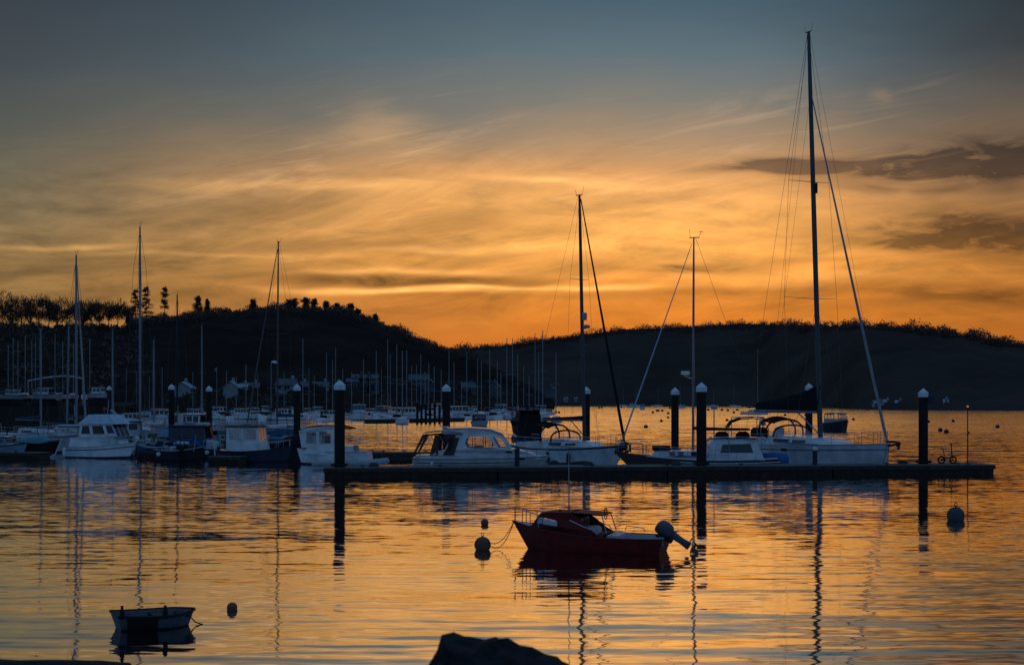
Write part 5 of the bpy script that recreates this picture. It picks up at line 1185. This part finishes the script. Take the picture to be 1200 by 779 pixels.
# far motor boats
pm_, hh = cabin_boat('motor_boat', '', 0, 300, 0, 7.5, 2.8, (1.1, 1.0, 1.4), m_white, m_white, m_white, 1.5, (-.25, .2), .5)
KIDS[pm_.name] = list(pm_.children); firstm = [True]
def far_motor(px, yw, deg, label, sc=1.0):
    if firstm[0]: o = pm_; firstm[0] = False
    else: o = copy_tree(pm_)
    Y = Yw(yw); o.location = (Xp(px, Y), Y, 0); o.rotation_euler = (0, 0, R(deg)); o.scale = (sc,)*3; o['label'] = label; o['group'] = 'motor boats on the far moorings'
    return o
for px, yw, deg, sc, lb in [(372, 489, -75, 1.0, 'white motor boat just left of the thick pontoon pile, far off'), (421, 492, -82, 1.25, 'tall white wheelhouse boat facing out, right of the thick pile'), (449, 490, -110, 1.1, 'white motor boat with dark hull shadow left of the landing stage'), (407, 489, 95, .8, 'small white motor boat tucked right behind the thick pile'), (434, 488, 20, .8, 'small pale motor boat between two taller ones'), (476, 492, 200, 1.0, 'pale motor boat moored against the landing stage'), (510, 484, 10, 1.2, 'broad white motor boat over the landing posts'), (539, 491, -40, 1.1, 'white motor boat with angled bow right of the cruiser pile'), (556, 484, -80, .9, 'tiny white motor boat in the middle of the crowded moorings'), (572, 486, 80, .8, 'tiny pale motor boat left of the broad grey one'), (587, 488, -100, 1.2, 'broad pale motor boat left of the black trawler'), (600, 485, 70, .8, 'tiny motor boat touching the black trawler outline'), (634, 487, -80, 1.1, 'pale motor boat just right of the black trawler'), (643, 486, -30, .6, 'little motor boat beside the lone moored yacht'),
                            (255, 489, 170, 1.0, 'white motor boat below the white houses, left one'), (273, 487, -80, .8, 'small motor boat below the white gabled house'), (297, 488, -100, .9, 'small pale motor boat left of the ketch mast'), (311, 486, -85, 1.0, 'white motor boat immediately left of the ketch mast'), (343, 486, 60, .9, 'pale motor boat between ketch mast and middle pile'), (360, 487, -90, .8, 'small motor boat just right of the middle pile'), (136, 496, -70, .9, 'pale motor boat behind the flybridge cruiser roof'), (172, 489, 20, .8, 'small pale motor boat under the tallest left mast'), (228, 492, -120, .9, 'pale motor boat between the two slim piles'), (285, 491, -20, .9, 'pale motor boat right of the white gabled house'), (331, 492, 165, .9, 'pale motor boat by the blue ketch hull'), (385, 493, 30, .8, 'pale motor boat at the thick pile left flank'), (462, 488, 150, .9, 'low motor boat left of the landing posts'), (525, 486, -60, .9, 'motor boat half hidden by the cruiser pile'), (549, 487, 30, .8, 'small motor boat beside the angled bow'), (579, 484, -30, .7, 'tiny motor boat behind the broad pale one'), (610, 483, 160, .8, 'tiny motor boat above the trawler gantry'), (625, 484, -80, .8, 'tiny motor boat right behind the trawler gantry'),
                            (188, 497, 175, 1.0, 'grey-white motor boat left of the left tall pile'), (157, 500, 10, .8, 'small white motor boat behind the flybridge cruiser bow'), (741, 477.5, 0, .9, 'dark speck of a motor boat left of the pilothouse forestay'), (753, 480, -90, .9, 'dark speck of a motor boat below the forestay, nearer'), (799, 478.5, 0, .6, 'tiny motor boat peeping right of the slim pile')]:
    far_motor(px, yw, deg, lb, sc)
# small buoys on the open water
pb = None
for px, yw in [(655, 484), (690, 479), (702, 478.5), (705, 478), (728, 477.5), (757, 501), (765, 484), (770, 482), (771.5, 482), (776, 482), (783, 485), (775, 494), (783, 490), (785, 479), (846, 481), (853, 481.5), (860, 484), (864, 481), (878, 483), (830, 481), (852, 493), (920, 487), (931, 494), (944, 487), (1000, 492), (1102, 505), (1109, 507), (1117, 494), (1169, 501), (1088, 495)]:
    Y = Yw(yw); 
    if pb is None:
        m = MB(); m.ball((0, 0, .2), .42, 10); m.tube([(0, 0, .6), (0, 0, .8)], .05, 5); pb = m.build('small_buoy', m_dark, None, True); o = pb
    else: o = pb.copy(); COL.objects.link(o)
    s = .75 if Y < 330 else min(1.5, Y/420); o.location = (Xp(px, Y), Y, 0); o.scale = (s, s, s); tag(o, 'small dark mooring buoy dotted on the far orange water', 'buoy', 'mooring buoys on the open water')
